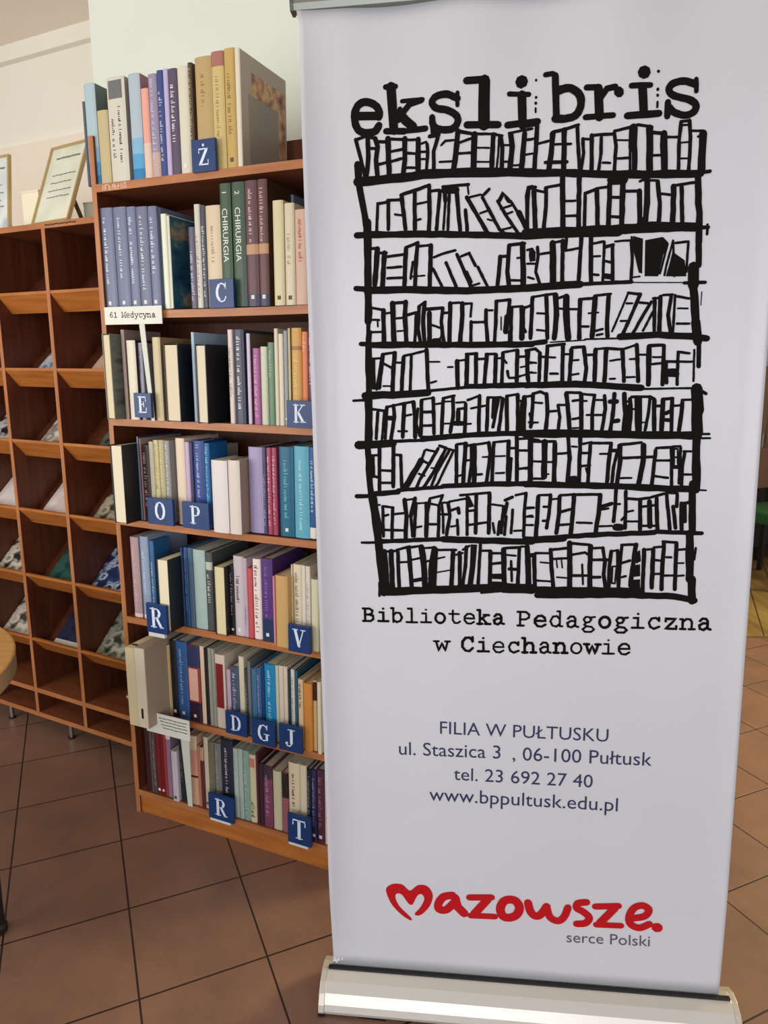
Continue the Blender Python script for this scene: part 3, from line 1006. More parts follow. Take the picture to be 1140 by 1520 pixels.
43 5071 12335 5193 12355
31 5075 12162 5183 12167
43 5257 12798 5471 12779
61 5462 12770 5427 12430 5436 12117
37 5245 12675 5322 12673
37 5329 12409 5482 12407
36 5489 12686 5625 12684
37 5467 12407 5604 12405
61 5644 12766 5667 12519 5620 12115
66 5824 12794 5819 12517 5773 12113
79 5748 12651 5869 12649
73 5822 12278 5912 12292
72 6005 12791 6035 12420 6016 12110
36 6019 12661 6141 12629
42 6089 12574 6077 12109
66 6114 12697 6139 12450 6122 12109
48 6136 12736 6466 12730
114 6264 12694 6289 12107
36 6146 12505 6266 12510
30 6307 12249 6382 12254
54 6473 12706 6456 12414 6410 12105
54 6466 12730 6558 12683
72 6550 12658 6575 12103
48 6593 12560 6713 12558
77 6713 12671 6710 12101
54 6722 12680 6884 12692
65 6876 12683 6875 12408 6890 12099
66 6779 12419 6837 12454
66 6785 12295 6875 12285
42 6891 12555 7054 12567
65 7057 12619 7053 12405 7024 12098
41 7049 12659 7240 12665
132 4191 12069 5124 12058 6347 12019 7247 12002
42 7245 12027 7571 12023
36 7249 11949 7591 11946
88 4293 11940 4292 11104
44 4192 11983 4444 11939
44 4196 11743 4259 11743
44 4202 11390 4264 11405
100 4560 11906 4558 11233
50 4319 11918 4756 11913
38 4357 11534 4703 11515
44 4331 11195 4552 11194
31 4566 11275 4645 11281
81 4748 11872 4749 11135
44 4793 11674 4979 11689
68 4992 12028 5035 11583 5000 11134
68 5224 12025 5219 11101
37 5069 11815 5162 11805
112 5045 11182 5142 11182
43 5269 11861 5437 11891
43 5243 11687 5397 11685
43 5250 11432 5420 11453
62 5414 11834 5396 11421 5390 11100
37 5345 11389 5378 11293
49 5422 11875 5806 11871
67 5798 11846 5764 11482 5747 11099
37 5598 11668 5752 11666
67 5826 11729 5964 11728
55 5924 11734 5859 11418 5840 11099
43 5936 11829 5939 11734
73 5967 11797 5977 11544 5932 11099
49 5960 11838 6353 11875
85 6391 11824 6404 11541 6332 11065
49 6000 11585 6577 11603
37 5922 11198 6198 11203
60 6622 11728 6577 11065
48 6630 11769 6930 11782
42 6640 11533 6897 11531
43 6624 11233 6868 11200
54 6907 11757 6943 11032
42 6929 11797 7064 11796
48 7071 11771 7076 11095
30 6952 11750 7021 11750 7037 11427 6968 11427 6952 11750
30 6960 11594 7029 11593
36 6964 11389 7069 11389
54 7150 11692 7119 11410 7124 11031
42 7128 11702 7263 11701
42 7136 11262 7286 11262
108 4206 11088 5152 11062 5897 11044 6695 11000 7301 10983
30 7302 10977 7573 10960
45 4214 10607 4373 10623
76 4455 10843 4446 10449 4421 10051
44 4464 10869 4685 10875
63 4691 10875 4667 10515 4626 10218
44 4563 10640 4658 10640
45 4553 10360 4632 10360
38 4687 10787 4844 10803
69 4865 10842 4857 10516 4819 10119
44 4874 10869 5156 10884
75 5132 10875 5126 10516 5090 10088
51 4898 10542 5070 10591
44 4857 10278 5078 10296
50 5156 10881 5624 10884
75 5631 10874 5611 10517 5562 10090
44 5203 10329 5486 10320
69 5632 10631 5847 10706
37 5619 10576 5789 10608
38 5614 10255 5863 10266
62 5921 10970 5918 10647 5897 10354
62 6107 10938 6120 10224
37 5925 10689 6003 10696
125 5948 10240 6045 10240
43 6045 10381 6105 10453
49 6122 10802 6338 10786 6551 10818 6822 10898
68 6375 10777 6400 10193
37 6148 10544 6255 10567
37 6139 10355 6356 10356
80 6545 10744 6582 10259
43 6405 10641 6649 10673
43 6421 10268 6668 10269
67 6680 10808 6723 10194
61 6858 10904 6905 10551 6953 10196
42 6882 10914 7064 10898
61 7057 10872 7053 10648
61 6992 10648 7059 10228
67 7141 10712 7167 10197
54 7195 10706 7315 10738
67 7201 10712 7220 10359
38 4216 10442 4360 10442
38 4219 10276 4363 10277
129 4224 9966 4958 10014
89 4957 10047 5807 10101 6674 10139
74 6673 10155 7545 10127
45 4260 9674 4421 9692
71 4264 9849 4303 9445 4310 9002
71 4396 9682 4424 9004
45 4421 9709 4710 9712
70 4715 9785 4738 9450 4780 9009
32 4521 9525 4682 9510
39 4431 9151 4722 9138
51 4725 9779 5027 9815
45 4745 9594 5064 9614
26 4831 9585 4851 9417
26 4927 9586 4947 9418
32 4849 9224 5074 9210
89 5078 9922 5102 9014
51 5119 9915 5468 9885
45 5126 9682 5378 9734 5443 9685
38 5328 9490 5356 9085
51 5137 9262 5455 9266
88 5475 9858 5485 9020
44 5502 9818 5706 9827
57 5712 9827 5752 9594
51 5509 9585 5824 9588
69 5768 9594 5746 9293 5787 9024
51 5520 9233 5679 9235
63 5872 9762 5851 9462 5850 9025
38 5866 9755 6005 9789
31 5908 9456 5986 9457 5968 9111 5904 9120 5908 9456
63 5997 9763 6040 9028
56 6071 9863 6053 9531 6040 9028
50 6064 9889 6329 9897
75 6335 9897 6303 9533 6259 9065
50 6078 9524 6233 9576
44 6089 9240 6166 9265
0 6320 9732 6411 9783 6436 9568 6360 9517
0 6330 9484 6423 9501 6433 9268 6308 9250
0 6295 9183 6435 9201 6445 8983 6288 8981
68 6494 9800 6497 9001
43 6473 9793 6658 9811
74 6664 9801 6668 9037
43 6672 9844 6840 9862
43 6667 9597 6823 9582
43 6711 9315 6835 9317
68 6859 9934 6850 9473 6856 9006
49 6836 9960 7082 9945
67 7089 9936 7097 9476 7105 9010
43 6912 9649 7005 9650
43 6883 9284 7085 9287
43 7090 9798 7303 9816
31 7134 9535 7241 9537
37 7131 9277 7254 9289
124 4239 8960 5209 8958 6477 8960
110 4469 8850 6166 8878 7105 8870 7481 8792"""
TITLE = """123 1046 17911 1457 17903
116 1456 17886 1467 17978 1393 18086 1242 18146 1103 18112 1023 17991 1013 17851 1062 17693 1168 17630 1307 17622 1399 17659 1456 17740
145 1687 18381 1711 18005 1729 17640
85 1588 18384 1769 18384
98 1583 17634 1927 17614
91 1830 17858 2030 18068 2241 18116
66 1886 18127 2265 18123
139 1846 17913 1951 17795 2086 17675
91 1979 17620 2312 17628
79 1848 17996 1814 17803
65 2891 18179 2891 17973
107 2891 18083 2704 18169 2511 18149 2435 18057 2510 17955 2718 17901 2867 17809 2897 17696 2807 17590 2627 17582 2478 17638 2433 17738
96 2434 17808 2462 17513
112 3051 18365 3339 18368
176 3374 18352 3364 17627
107 3061 17639 3623 17612
128 4036 18093 4055 17586
76 3814 18115 4158 18093
100 3785 17602 4322 17639
191 4030 18309 4035 18309
35 4281 18325 4282 18317
41 4287 18041 4287 18036
41 4282 17947 4283 17938
29 4281 17860 4282 17791
75 4444 18398 4567 18408 4625 18377
103 4616 18365 4629 18041 4650 17660
115 4659 18107 4844 18149 5018 18043 5066 17879 4999 17707 4829 17649 4627 17661
86 4673 18146 4716 18157
91 5153 18126 5329 18114
130 5352 18097 5384 17629
86 5150 17643 5623 17642
91 5405 17951 5500 18079 5640 18097
141 5699 18021 5711 17999
129 6109 18067 6144 17637
84 5915 18103 6241 18098
102 5861 17619 6410 17634
184 6118 18312 6129 18311
44 6365 18317 6368 18311
45 6370 18029 6370 18021
39 6371 17935 6372 17925
34 6374 17823 6372 17738
66 7011 18158 7022 17963
105 7002 18075 6820 18139 6629 18112 6559 18011 6652 17912 6891 17844 7019 17756 7004 17638 6849 17586 6666 17645 6578 17731
95 6552 17812 6552 17585"""
HEARTMARK = """0 1834 1288 1645 1407 1434 1638 1319 1896 1310 2060 1461 2170 1668 2166 1831 2033 2010 2177 2209 2172 2331 1991 2300 1751 2162 1528 2025 1424 1931 1457 2063 1640 2148 1845 2090 1960 1995 1913 1886 1693 1792 1712 1652 1914 1534 1931 1509 1823 1600 1618 1847 1356
151 2769 1984 2576 1930 2464 1764 2475 1619 2633 1618 2792 1789
163 2827 1923 2873 1716 3024 1556
127 3140 1959 3618 1995
150 3533 1937 3245 1560
116 3164 1514 3697 1530
160 3991 1971 3866 1897 3810 1723 3869 1557 4007 1528 4155 1606 4222 1781 4140 1944 3991 1971
147 4402 1925 4462 1708 4577 1613 4690 1674 4799 1864
135 4799 1851 4878 1610 5049 1533 5176 1647 5249 1873
133 5635 2032 5458 1992 5439 1875 5575 1795 5702 1663 5628 1527 5444 1493
122 5821 1943 6301 1993
143 6226 1936 5929 1552
111 5852 1506 6373 1523
131 6603 1722 6847 1792 6927 1952 6792 2044 6620 1966 6530 1754 6570 1578 6749 1502 6953 1609
185 7109 1538 7126 1533"""
TYPED = [
  ('Biblioteka',0.0912,0.8230,0.3856,0.8216),
  ('Pedagogiczna',0.4064,0.8193,0.7854,0.8196),
  ('w',0.2405,0.7616,0.2726,0.7617),
  ('Ciechanowie',0.2939,0.7623,0.6350,0.7645),
]
ADDRESS = [
  ('FILIA W PUŁTUSKU',0.2516,0.5788,0.5956,0.5754),
  ('ul. Staszica 3',0.1640,0.5273,0.3780,0.5276),
  (', 06-100 Pułtusk',0.4029,0.5259,0.6838,0.5262),
  ('tel. 23 692 27 40',0.2801,0.4744,0.5677,0.4714),
  ('www.bppultusk.edu.pl',0.2278,0.4238,0.6200,0.4203),
]
SLOGAN = [  ('serce Polski',0.5242,0.1024,0.6988,0.1069),]
# ------------------------------------------------------------------ materials
def woodmat(name, base, dark, light, rough=.42, axis=0):
    sc = [6, 60, 60]; 
    if axis == 2: sc = [60, 60, 5]
    return noisemat(name, [(.3, dark), (.5, base), (.72, light)], tuple(sc), rough, 5, 1.0)
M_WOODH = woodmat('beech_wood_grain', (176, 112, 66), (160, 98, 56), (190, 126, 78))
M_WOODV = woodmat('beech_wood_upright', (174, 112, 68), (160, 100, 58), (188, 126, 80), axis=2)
M_LIP = woodmat('orange_wood_lip', (176, 106, 46), (158, 92, 38), (188, 118, 56))
M_FACE = woodmat('wood_painted_shade', (124, 70, 42), (110, 58, 34), (136, 80, 50), .42)  # same wood as the front edges, interior shade put into the colour
M_FACEV = woodmat('wood_painted_shade_upright', (92, 44, 24), (80, 36, 19), (102, 52, 30), .45, 2)  # upright faces: wood darkened further, shade inside the compartments painted in
M_DARK = woodmat('wood_painted_shade_board', (92, 46, 26), (78, 36, 20), (104, 54, 32), .5, 2)  # inclined shelves and backs: shade of the deep interior painted into the wood
M_PAPER = noisemat('page_edges', [(.35, (205, 192, 160)), (.6, (226, 214, 186))], (400, 30, 4), .8, 2, 1.0)
M_WHITE = mat((236, 234, 230), .6)
M_STEEL = mat((190, 188, 184), .25, 1)
M_BLACK = mat((22, 20, 22), .4)
M_INK = mat((20, 17, 16), .8, spec=.1)
M_CARD = mat((14, 54, 110), .4)
M_CARDL = mat((220, 232, 246), .5)
# ------------------------------------------------------------------ setting
TYAW = .41988; TS = .29717; O1, O2 = -.25675, 1.43822
fl = MB(); c, s = cos(TYAW), sin(TYAW)
fo = (c*O1-s*O2, s*O1+c*O2, 0)
fl.box(-8, 10, -8, 10, -.05, 0)
M_TILE = bpy.data.materials.new('floor_tiles'); M_TILE.use_nodes = True; nt = M_TILE.node_tree; b = nt.nodes['Principled BSDF']
tc = nt.nodes.new('ShaderNodeTexCoord'); br = nt.nodes.new('ShaderNodeTexBrick'); br.offset = 0; br.squash = 1
for k, v in (('Scale', 1), ('Brick Width', TS), ('Row Height', TS), ('Mortar Size', .0028), ('Mortar Smooth', .3), ('Bias', 0)): br.inputs[k].default_value = v
no = nt.nodes.new('ShaderNodeTexNoise'); no.inputs['Scale'].default_value = 5; no.inputs['Detail'].default_value = 5; no.inputs['Roughness'].default_value = .6
cr = nt.nodes.new('ShaderNodeValToRGB'); e = cr.color_ramp.elements
e[0].position = .3; e[0].color = (*lin((126, 96, 80)), 1); e[1].position = .7; e[1].color = (*lin((150, 112, 92)), 1)
n2 = nt.nodes.new('ShaderNodeTexNoise'); n2.inputs['Scale'].default_value = 140; n2.inputs['Detail'].default_value = 2
mx = nt.nodes.new('ShaderNodeMixRGB'); mx.blend_type = 'MULTIPLY'; mx.inputs[0].default_value = .25
L = nt.links.new
L(tc.outputs['Object'], br.inputs['Vector']); L(tc.outputs['Object'], no.inputs['Vector']); L(tc.outputs['Object'], n2.inputs['Vector']); L(no.outputs['Fac'], cr.inputs[0])
L(cr.outputs[0], mx.inputs[1]); L(n2.outputs['Color'], mx.inputs[2])
L(mx.outputs[0], br.inputs['Color1']); L(mx.outputs[0], br.inputs['Color2']); br.inputs['Mortar'].default_value = (*lin((46, 30, 24)), 1)
L(br.outputs['Color'], b.inputs['Base Color']); b.inputs['Roughness'].default_value = .42
bp = nt.nodes.new('ShaderNodeBump'); bp.inputs['Distance'].default_value = .002; bp.inputs['Strength'].default_value = .4; bp.invert = True
L(br.outputs['Fac'], bp.inputs['Height']); L(bp.outputs[0], b.inputs['Normal'])
o = fl.build('floor', M_TILE, loc=fo); o.rotation_euler.z = TYAW; tag(o, kind='structure')
M_WALL = noisemat('cream_plaster', [(.3, (243, 240, 226)), (.7, (246, 243, 230))], (1, 1, 1), .8, 3, 3)
M_WALLB = noisemat('greenish_white_plaster', [(.3, (228, 236, 224)), (.7, (233, 240, 229))], (1, 1, 1), .8, 3, 3)
M_CEIL = noisemat('ceiling_plaster', [(.3, (248, 235, 222)), (.7, (250, 238, 226))], (1, 1, 1), .85, 3, 3)
CEIL = 2.82
RX, RY, RYAW = -1.1069, 2.38546, -.46333
KX, KY, KYAW = -.79464, 2.01803, -.40287
SHELF = [1.88931, 1.56237, 1.26476, .97271, .66747, .36598, .08121]
def slab(name, X, Y, yaw, x0, x1, y0, y1, z0, z1, m, bevel=0):
    o = MB().box(x0, x1, y0, y1, z0, z1).build(name, m, loc=(X, Y, 0), bevel=bevel); o.rotation_euler.z = yaw; return tag(o, kind='structure')
slab('wall_left', RX, RY, RYAW, -3.5, .9, .75, .85, 0, CEIL, M_WALL)
slab('trim_1', RX, RY, RYAW, -3.5, .9, .715, .75, CEIL-.065, CEIL, M_WALL)
slab('trim_2', RX, RY, RYAW, -3.5, .9, .732, .75, 0, 2.41, mat((248, 238, 220), .7))
slab('wall_back', KX, KY, KYAW, -.545, 1.25, .60, 1.0, 0, CEIL, M_WALLB)
o = MB().box(-6, 6, -.5, 8, CEIL, CEIL+.1).build('ceiling', M_CEIL); tag(o, kind='structure')
o = MB().box(-1, 6, 7.2, 7.3, 0, CEIL).build('wall_far', M_WALL); tag(o, kind='structure')
# ------------------------------------------------------------------ roll-up banner
BX, BY, BYAW, BZ, BTOP, LEAN, SWING, BW = -.11331, 1.35645, -.1161, .07196, 2.04694-.07196, .02939, .02946, .85
upv = Vector((0, sin(LEAN), cos(LEAN))); xv = Vector((1, 0, 0))
t2 = xv*cos(SWING)+upv*sin(SWING); u2 = upv*cos(SWING)-xv*sin(SWING); nn = t2.cross(u2)     # nn points to the viewer
def L3(u, wv, d):
    if u < .075: u += .007*max(0, min(1, (.075-u)/.075))**2 if u >= 0 and abs(d) > 0 and wv < BTOP-.01 and wv >= 0 else 0
    if u > .80: u -= .004*min(1, (u-.80)/.05)**2 if u <= BW and wv < BTOP-.01 and wv >= 0 else 0
    return tuple(Vector((0, 0, BZ))+t2*u+u2*wv+nn*d)
def sheet_d(u, wv):
    d = 0
    if u < .075: d += .026*((.075-u)/.075)**2
    if u > .80: d += .009*((u-.80)/.05)**2
    d *= min(1, max(0, wv/.22))**.7*min(1, .35+(BTOP-wv)/.3)
    k = max(0, (wv-1.2)/.775)
    d += .0055*k*k*sin(u*24+.6)*min(1, u/.1)
    return d
ban = empty('roll_up_banner', (BX, BY, 0), BYAW, 'tall white roll-up banner with a black bookshelf drawing, standing before the bookcase', 'banner')
NU, NV = 90, 60
us = [BW*(i/NU) for i in range(NU+1)]; ws = [BTOP*(j/NV) for j in range(NV+1)]
sh = MB(); vs_ = []; 
for dd in (0, -.0005):
    for wv in ws:
        for u in us: vs_.append(L3(u, wv, sheet_d(u, wv)+dd))
N1 = NU+1; off = N1*(NV+1); fs = []
for j in range(NV):
    for i in range(NU):
        a = j*N1+i; fs.append((a, a+1, a+1+N1, a+N1)); a += off; fs.append((a+N1, a+1+N1, a+1, a))
for j in range(NV):
    for i in (0, NU):
        a = j*N1+i; fs.append((a, a+N1, a+N1+off, a+off) if i == 0 else (a+off, a+N1+off, a+N1, a))
for i in range(NU):
    for j in (0, NV):
        a = j*N1+i; fs.append((a, a+off, a+1+off, a+1) if j == 0 else (a, a+1, a+1+off, a+off))
sh.add(vs_, fs)
M_SHEET = noisemat('white_vinyl', [(.3, (206, 207, 212)), (.7, (210, 211, 216))], (1, 1, 1), .33, 2, 3)
sheet = sh.build('sheet', M_SHEET, ban, smooth=True)
def onsheet(e=.0007): return lambda x, y: L3(x, y, sheet_d(x, y)+e)
def parse(s): return [[int(q) for q in l.split()] for l in s.strip().split('\n')]
def smooth(P, closed=False):
    if len(P) < 4: return P
    n = len(P); closed = closed or P[0] == P[-1]; out = []
    Q = P[:-1] if closed and P[0] == P[-1] else P; m = len(Q)
    g = (lambda i: Vector(Q[i % m])) if closed else (lambda i: Vector(Q[max(0, min(m-1, i))]))
    for i in range(m if closed else m-1):
        a, b, c, d = g(i-1), g(i), g(i+1), g(i+2)
        for k in range(5):
            t = k/5; out.append(tuple(.5*((2*b)+(c-a)*t+(2*a-5*b+4*c-d)*t*t+(3*b-a-3*c+d)*t*t*t)))
    out.append(out[0] if closed else tuple(Q[-1])); return out
def strokes(data, name, m, label, jit=.12, e=.0007, dil=1.0, sm=False):
    mb = MB()
    for ii, l in enumerate(parse(data)):
        cnt = [0]; ee = e+(ii % 14)*4e-5
        def f(x, y):
            cnt[0] += 1; return L3(x, y, sheet_d(x, y)+ee+cnt[0]*3e-7)
        wd = l[0]/1e4*dil; pts = [(l[i]/1e4, l[i+1]/1e4) for i in range(1, len(l), 2)]
        if sm and len(pts) > 3: pts = smooth(pts, l[0] == 0)
        if l[0] == 0:
            mb.add([f(*q) for q in pts], [tuple(range(len(pts)))])
            if not sm: mb.ribbon(pts+pts[:1], .0012, f)
        else: mb.ribbon(pts, wd, f, jit)
    return tag(mb.build(name, m, sheet), label)
strokes(DRAWING, 'printed_drawing', M_INK, 'black line drawing of nine crowded bookshelves', dil=1.17)
strokes(TITLE, 'printed_title', M_INK, 'big black typewriter lettering', .06, dil=1.18, sm=True)
M_RED = mat((186, 20, 28), .7, spec=.15)
strokes(HEARTMARK, 'printed_logo', M_RED, 'red brush lettering starting with a heart', 0, dil=1.22, sm=True)
def typed(mb, text, a, b, f, wd, jit=.1, wob=.02):
    A, B = Vector(a), Vector(b); d = B-A; cw = d.length/len(text); ex = d.normalized(); ey = Vector((-ex.y, ex.x))
    for i, ch in enumerate(text):
        if ch == ' ': continue
        dy = random.uniform(-wob, wob)*cw; k = wd*random.uniform(.85, 1.2)
        for st in TYPE[ch]:
            mb.ribbon([tuple(A+ex*cw*(i+.5+(x-.5)*1.04)+ey*(cw*1.18*y+dy)) for x, y in st], k*cw, f, jit)
for t, x0, y0, x1, y1 in TYPED:
    mb = MB(); typed(mb, t, (x0, y0), (x1, y1), onsheet(), .155); mb.build('printed_name', M_INK, sheet)
def plain(mb, text, a, b, f, bold=0):
    vs, fs, wd = text_geo(text); A, B = Vector(a), Vector(b); ex = (B-A).normalized(); ey = Vector((-ex.y, ex.x)); k = (B-A).length/wd
    mb.add([f(*(A+ex*k*x+ey*k*y)) for x, y in vs], fs)
for t, x0, y0, x1, y1 in ADDRESS:
    mb = MB(); plain(mb, t, (x0, y0), (x1, y1), onsheet()); tag(mb.build('printed_address', mat((44, 44, 84), .5), sheet), 'line of navy address lettering')
mb = MB()
for t, x0, y0, x1, y1 in SLOGAN: plain(mb, t, (x0, y0), (x1, y1), onsheet())
tag(mb.build('printed_slogan', mat((84, 84, 96), .5), sheet), 'small grey lettering')
# top rail
M_ALU = mat((140, 144, 136), .4, .6)
f = lambda q, a: L3(a, q[1], q[0])
ra = MB().prism([(-.009, BTOP-.004), (.009, BTOP-.004), (.012, BTOP+.006), (.010, BTOP+.034), (-.010, BTOP+.034)], -.004, BW+.004, f).build('top_rail', M_ALU, ban)
for a, b_ in ((-.010, -.004), (BW+.004, BW+.010)):
    MB().prism([(-.011, BTOP-.006), (.012, BTOP-.006), (.014, BTOP+.006), (.012, BTOP+.036), (-.012, BTOP+.036)], a, b_, f).build('end_cap', mat((92, 94, 90), .4), ban)
sec = [(-.050, -.068), (.064, -.068), (.066, -.060), (.062, -.046), (.050, -.028), (.034, -.012), (.016, -.003), (.010, -.001), (-.012, -.001), (-.034, -.01), (-.052, -.034), (-.056, -.055)]
M_BASE = mat((214, 210, 200), .3, .35)
base = MB().prism(sec, -.006, BW+.018, f).build('base_cassette', M_BASE, ban, bevel=.001)
MB().prism([(.0025, -.0015), (.0125, -.0015), (.0125, .0025), (.0025, .0025)], -.004, BW+.016, f).build('rubber_lip', M_BLACK, ban)
for a, b_ in ((-.019, -.006), (BW+.018, BW+.030)):
    cp = MB().prism([(x*1.03, y*1.02) for x, y in sec], a, b_, f).build('side_cap', mat((206, 198, 184), .35, .3), ban, bevel=.001)
    MB().prism([(.056, -.0705), (.069, -.0705), (.069, -.064), (.056, -.064)], a-.0008, b_+.0004, f).build('black_insert', M_BLACK, cp)
for a in (.1, .72):
    zt = L3(a, -.068, 0)[2]
    q = L3(a, -.068, 0); MB().box(q[0]-.03, q[0]+.03, q[1]-.06, q[1]+.06, 0, zt+.001).build('foot', M_BLACK, ban)
# ------------------------------------------------------------------ bookcase
CW, CDP = .80, .27
case = empty('bookcase', (KX, KY, 0), KYAW, 'tall brown wooden bookcase packed with books, partly behind the banner', 'bookcase')
for x in (0, CW-.016):
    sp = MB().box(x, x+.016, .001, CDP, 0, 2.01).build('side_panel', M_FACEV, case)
    MB().box(x, x+.016, -.0005, .001, 0, 2.01).build('edge_strip', M_WOODV, sp)  # strip in plain wood tone, the face behind carries painted shade
MB().box(.016, CW-.016, CDP-.008, CDP, .02, 2.02).build('back_panel', M_DARK, case)
for i, z in enumerate(SHELF):
    s_ = MB(); n = 12; pts = []
    sag = .0035 if i in (1, 3) else 0
    for k in range(n+1):
        x = .016+(CW-.032)*k/n; dz = -sag*(1-(2*k/n-1)**2)
        pts += [(x, .001, z+dz-.020), (x, .001, z+dz), (x, CDP-.008, z+dz), (x, CDP-.008, z+dz-.020)]
    s_.add(pts, [(4*k+j, 4*k+(j+1) % 4, 4*k+4+(j+1) % 4, 4*k+4+j) for k in range(n) for j in range(4)]+[(3, 2, 1, 0), (4*n, 4*n+1, 4*n+2, 4*n+3)])
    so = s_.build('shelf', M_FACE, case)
    e_ = MB(); ep = []
    for k in range(n+1):
        x, _, z1 = pts[4*k+1]; ep += [(x, -.0005, z1-.020), (x, -.0005, z1), (x, .001, z1), (x, .001, z1-.020)]
    e_.add(ep, [(4*k+j, 4*k+(j+1) % 4, 4*k+4+(j+1) % 4, 4*k+4+j) for k in range(n) for j in range(4)]+[(3, 2, 1, 0), (4*n, 4*n+1, 4*n+2, 4*n+3)])
    e_.build('edge_strip', M_WOODH, so)
    if i == 0:
        mb = MB(); random.seed(3); x = .04
        for k in range(8):
            for st in random.choice([[(0, 0), (0, 1)], [(0, 0), (.5, 1), (1, 0)], [(0, 1), (0, 0), (.9, 0)]]), random.choice([[(0, 1), (1, 1)], [(.1, .5), (.9, .5)], [(1, 0), (1, 1)]]):
                mb.ribbon([(x+q[0]*.006, z-.0165+q[1]*.012) for q in st], .0022, lambda a, b: (a, -.0009, b))
            x += .0105
        mb.build('shelf_lettering', mat((226, 200, 176), .5), so)
MB().box(.016, CW-.016, .006, .024, 0, SHELF[6]-.020).build('plinth', M_LIP, case)
MB().box(.016, CW-.016, CDP-.024, CDP-.008, 1.442, 1.486).build('back_rail', M_FACE, case)
P = frame(KX, KY, KYAW)
SN = ['top shelf', 'letter C shelf', 'letter K shelf', 'letter P shelf', 'letter V shelf', 'letter G shelf', 'bottom shelf']
def spine_y(x, w, b): return b*abs(2*x/w)**4
def cover_outline(w, D, b, t, e=0, ylim=None):
    n = 8; y1 = D if ylim is None else ylim; h = w/2+e
    out = [(-h, y1)]+[(-h+2*h*k/n, spine_y(-w/2+w*k/n, w, b)-e) for k in range(n+1)]+[(h, y1)]
    if ylim is not None: return out+[(w/2-t*.5, y1), (-w/2+t*.5, y1)]
    inn = [(w/2-t, D), (w/2-t, b+t), (-w/2+t, b+t), (-w/2+t, D)]
    return out+inn
def u_prism(mb, outl, z0, z1):
    n = len(outl); vs = [(x, y, z0) for x, y in outl]+[(x, y, z1) for x, y in outl]
    return mb.add(vs, [tuple(range(n-1, -1, -1)), tuple(range(n, 2*n))]+[(i, (i+1) % n, (i+1) % n+n, i+n) for i in range(n)])
PIC = {1: noisemat('cover_picture_a', [(.3, (60, 50, 45)), (.45, (170, 120, 95)), (.6, (205, 175, 120)), (.75, (70, 80, 75))], (1, 14, 14), .5, 3, 2),
       2: noisemat('cover_picture_b', [(.3, (20, 45, 75)), (.5, (45, 90, 105)), (.62, (150, 130, 95)), (.75, (70, 100, 105))], (1, 6, 9), .4, 3, 2),
       3: noisemat('cover_picture_c', [(.3, (70, 72, 66)), (.5, (120, 122, 108)), (.65, (90, 105, 98)), (.8, (150, 140, 125))], (1, 6, 16), .5, 3, 2)}
def scribble(mb, w, b, h, tr, lines, rnd):
    """illegible lettering running down a spine"""
    for li in range(lines):
        lh = min(.011, w*(.5 if lines == 1 else .26)); cx = 0 if lines == 1 else (.2 if li == 0 else -.2)*w
        z = h*tr[1]-li*.02; zend = h*tr[0]; adv = lh*.62
        while z > zend:
            if rnd.random() < .13: z -= adv; continue
            sh_ = rnd.choice([[(0, 0), (1, 0)], [(0, 0), (1, 0)], [(0, .1), (.6, .1), (.6, .9), (0, .9)], [(.6, .1), (0, .2), (0, .8), (.6, .9)], [(0, .1), (1, .5), (0, .9)], [(.6, .5), (0, .5)]])
            cap = 1 if rnd.random() < .25 else .68
            mb.ribbon([(cx-lh/2+q[0]*lh*cap, z-q[1]*adv*.8) for q in sh_], lh*.17, lambda a, c: (a, spine_y(a, w, b)-.0007, c))
            z -= adv
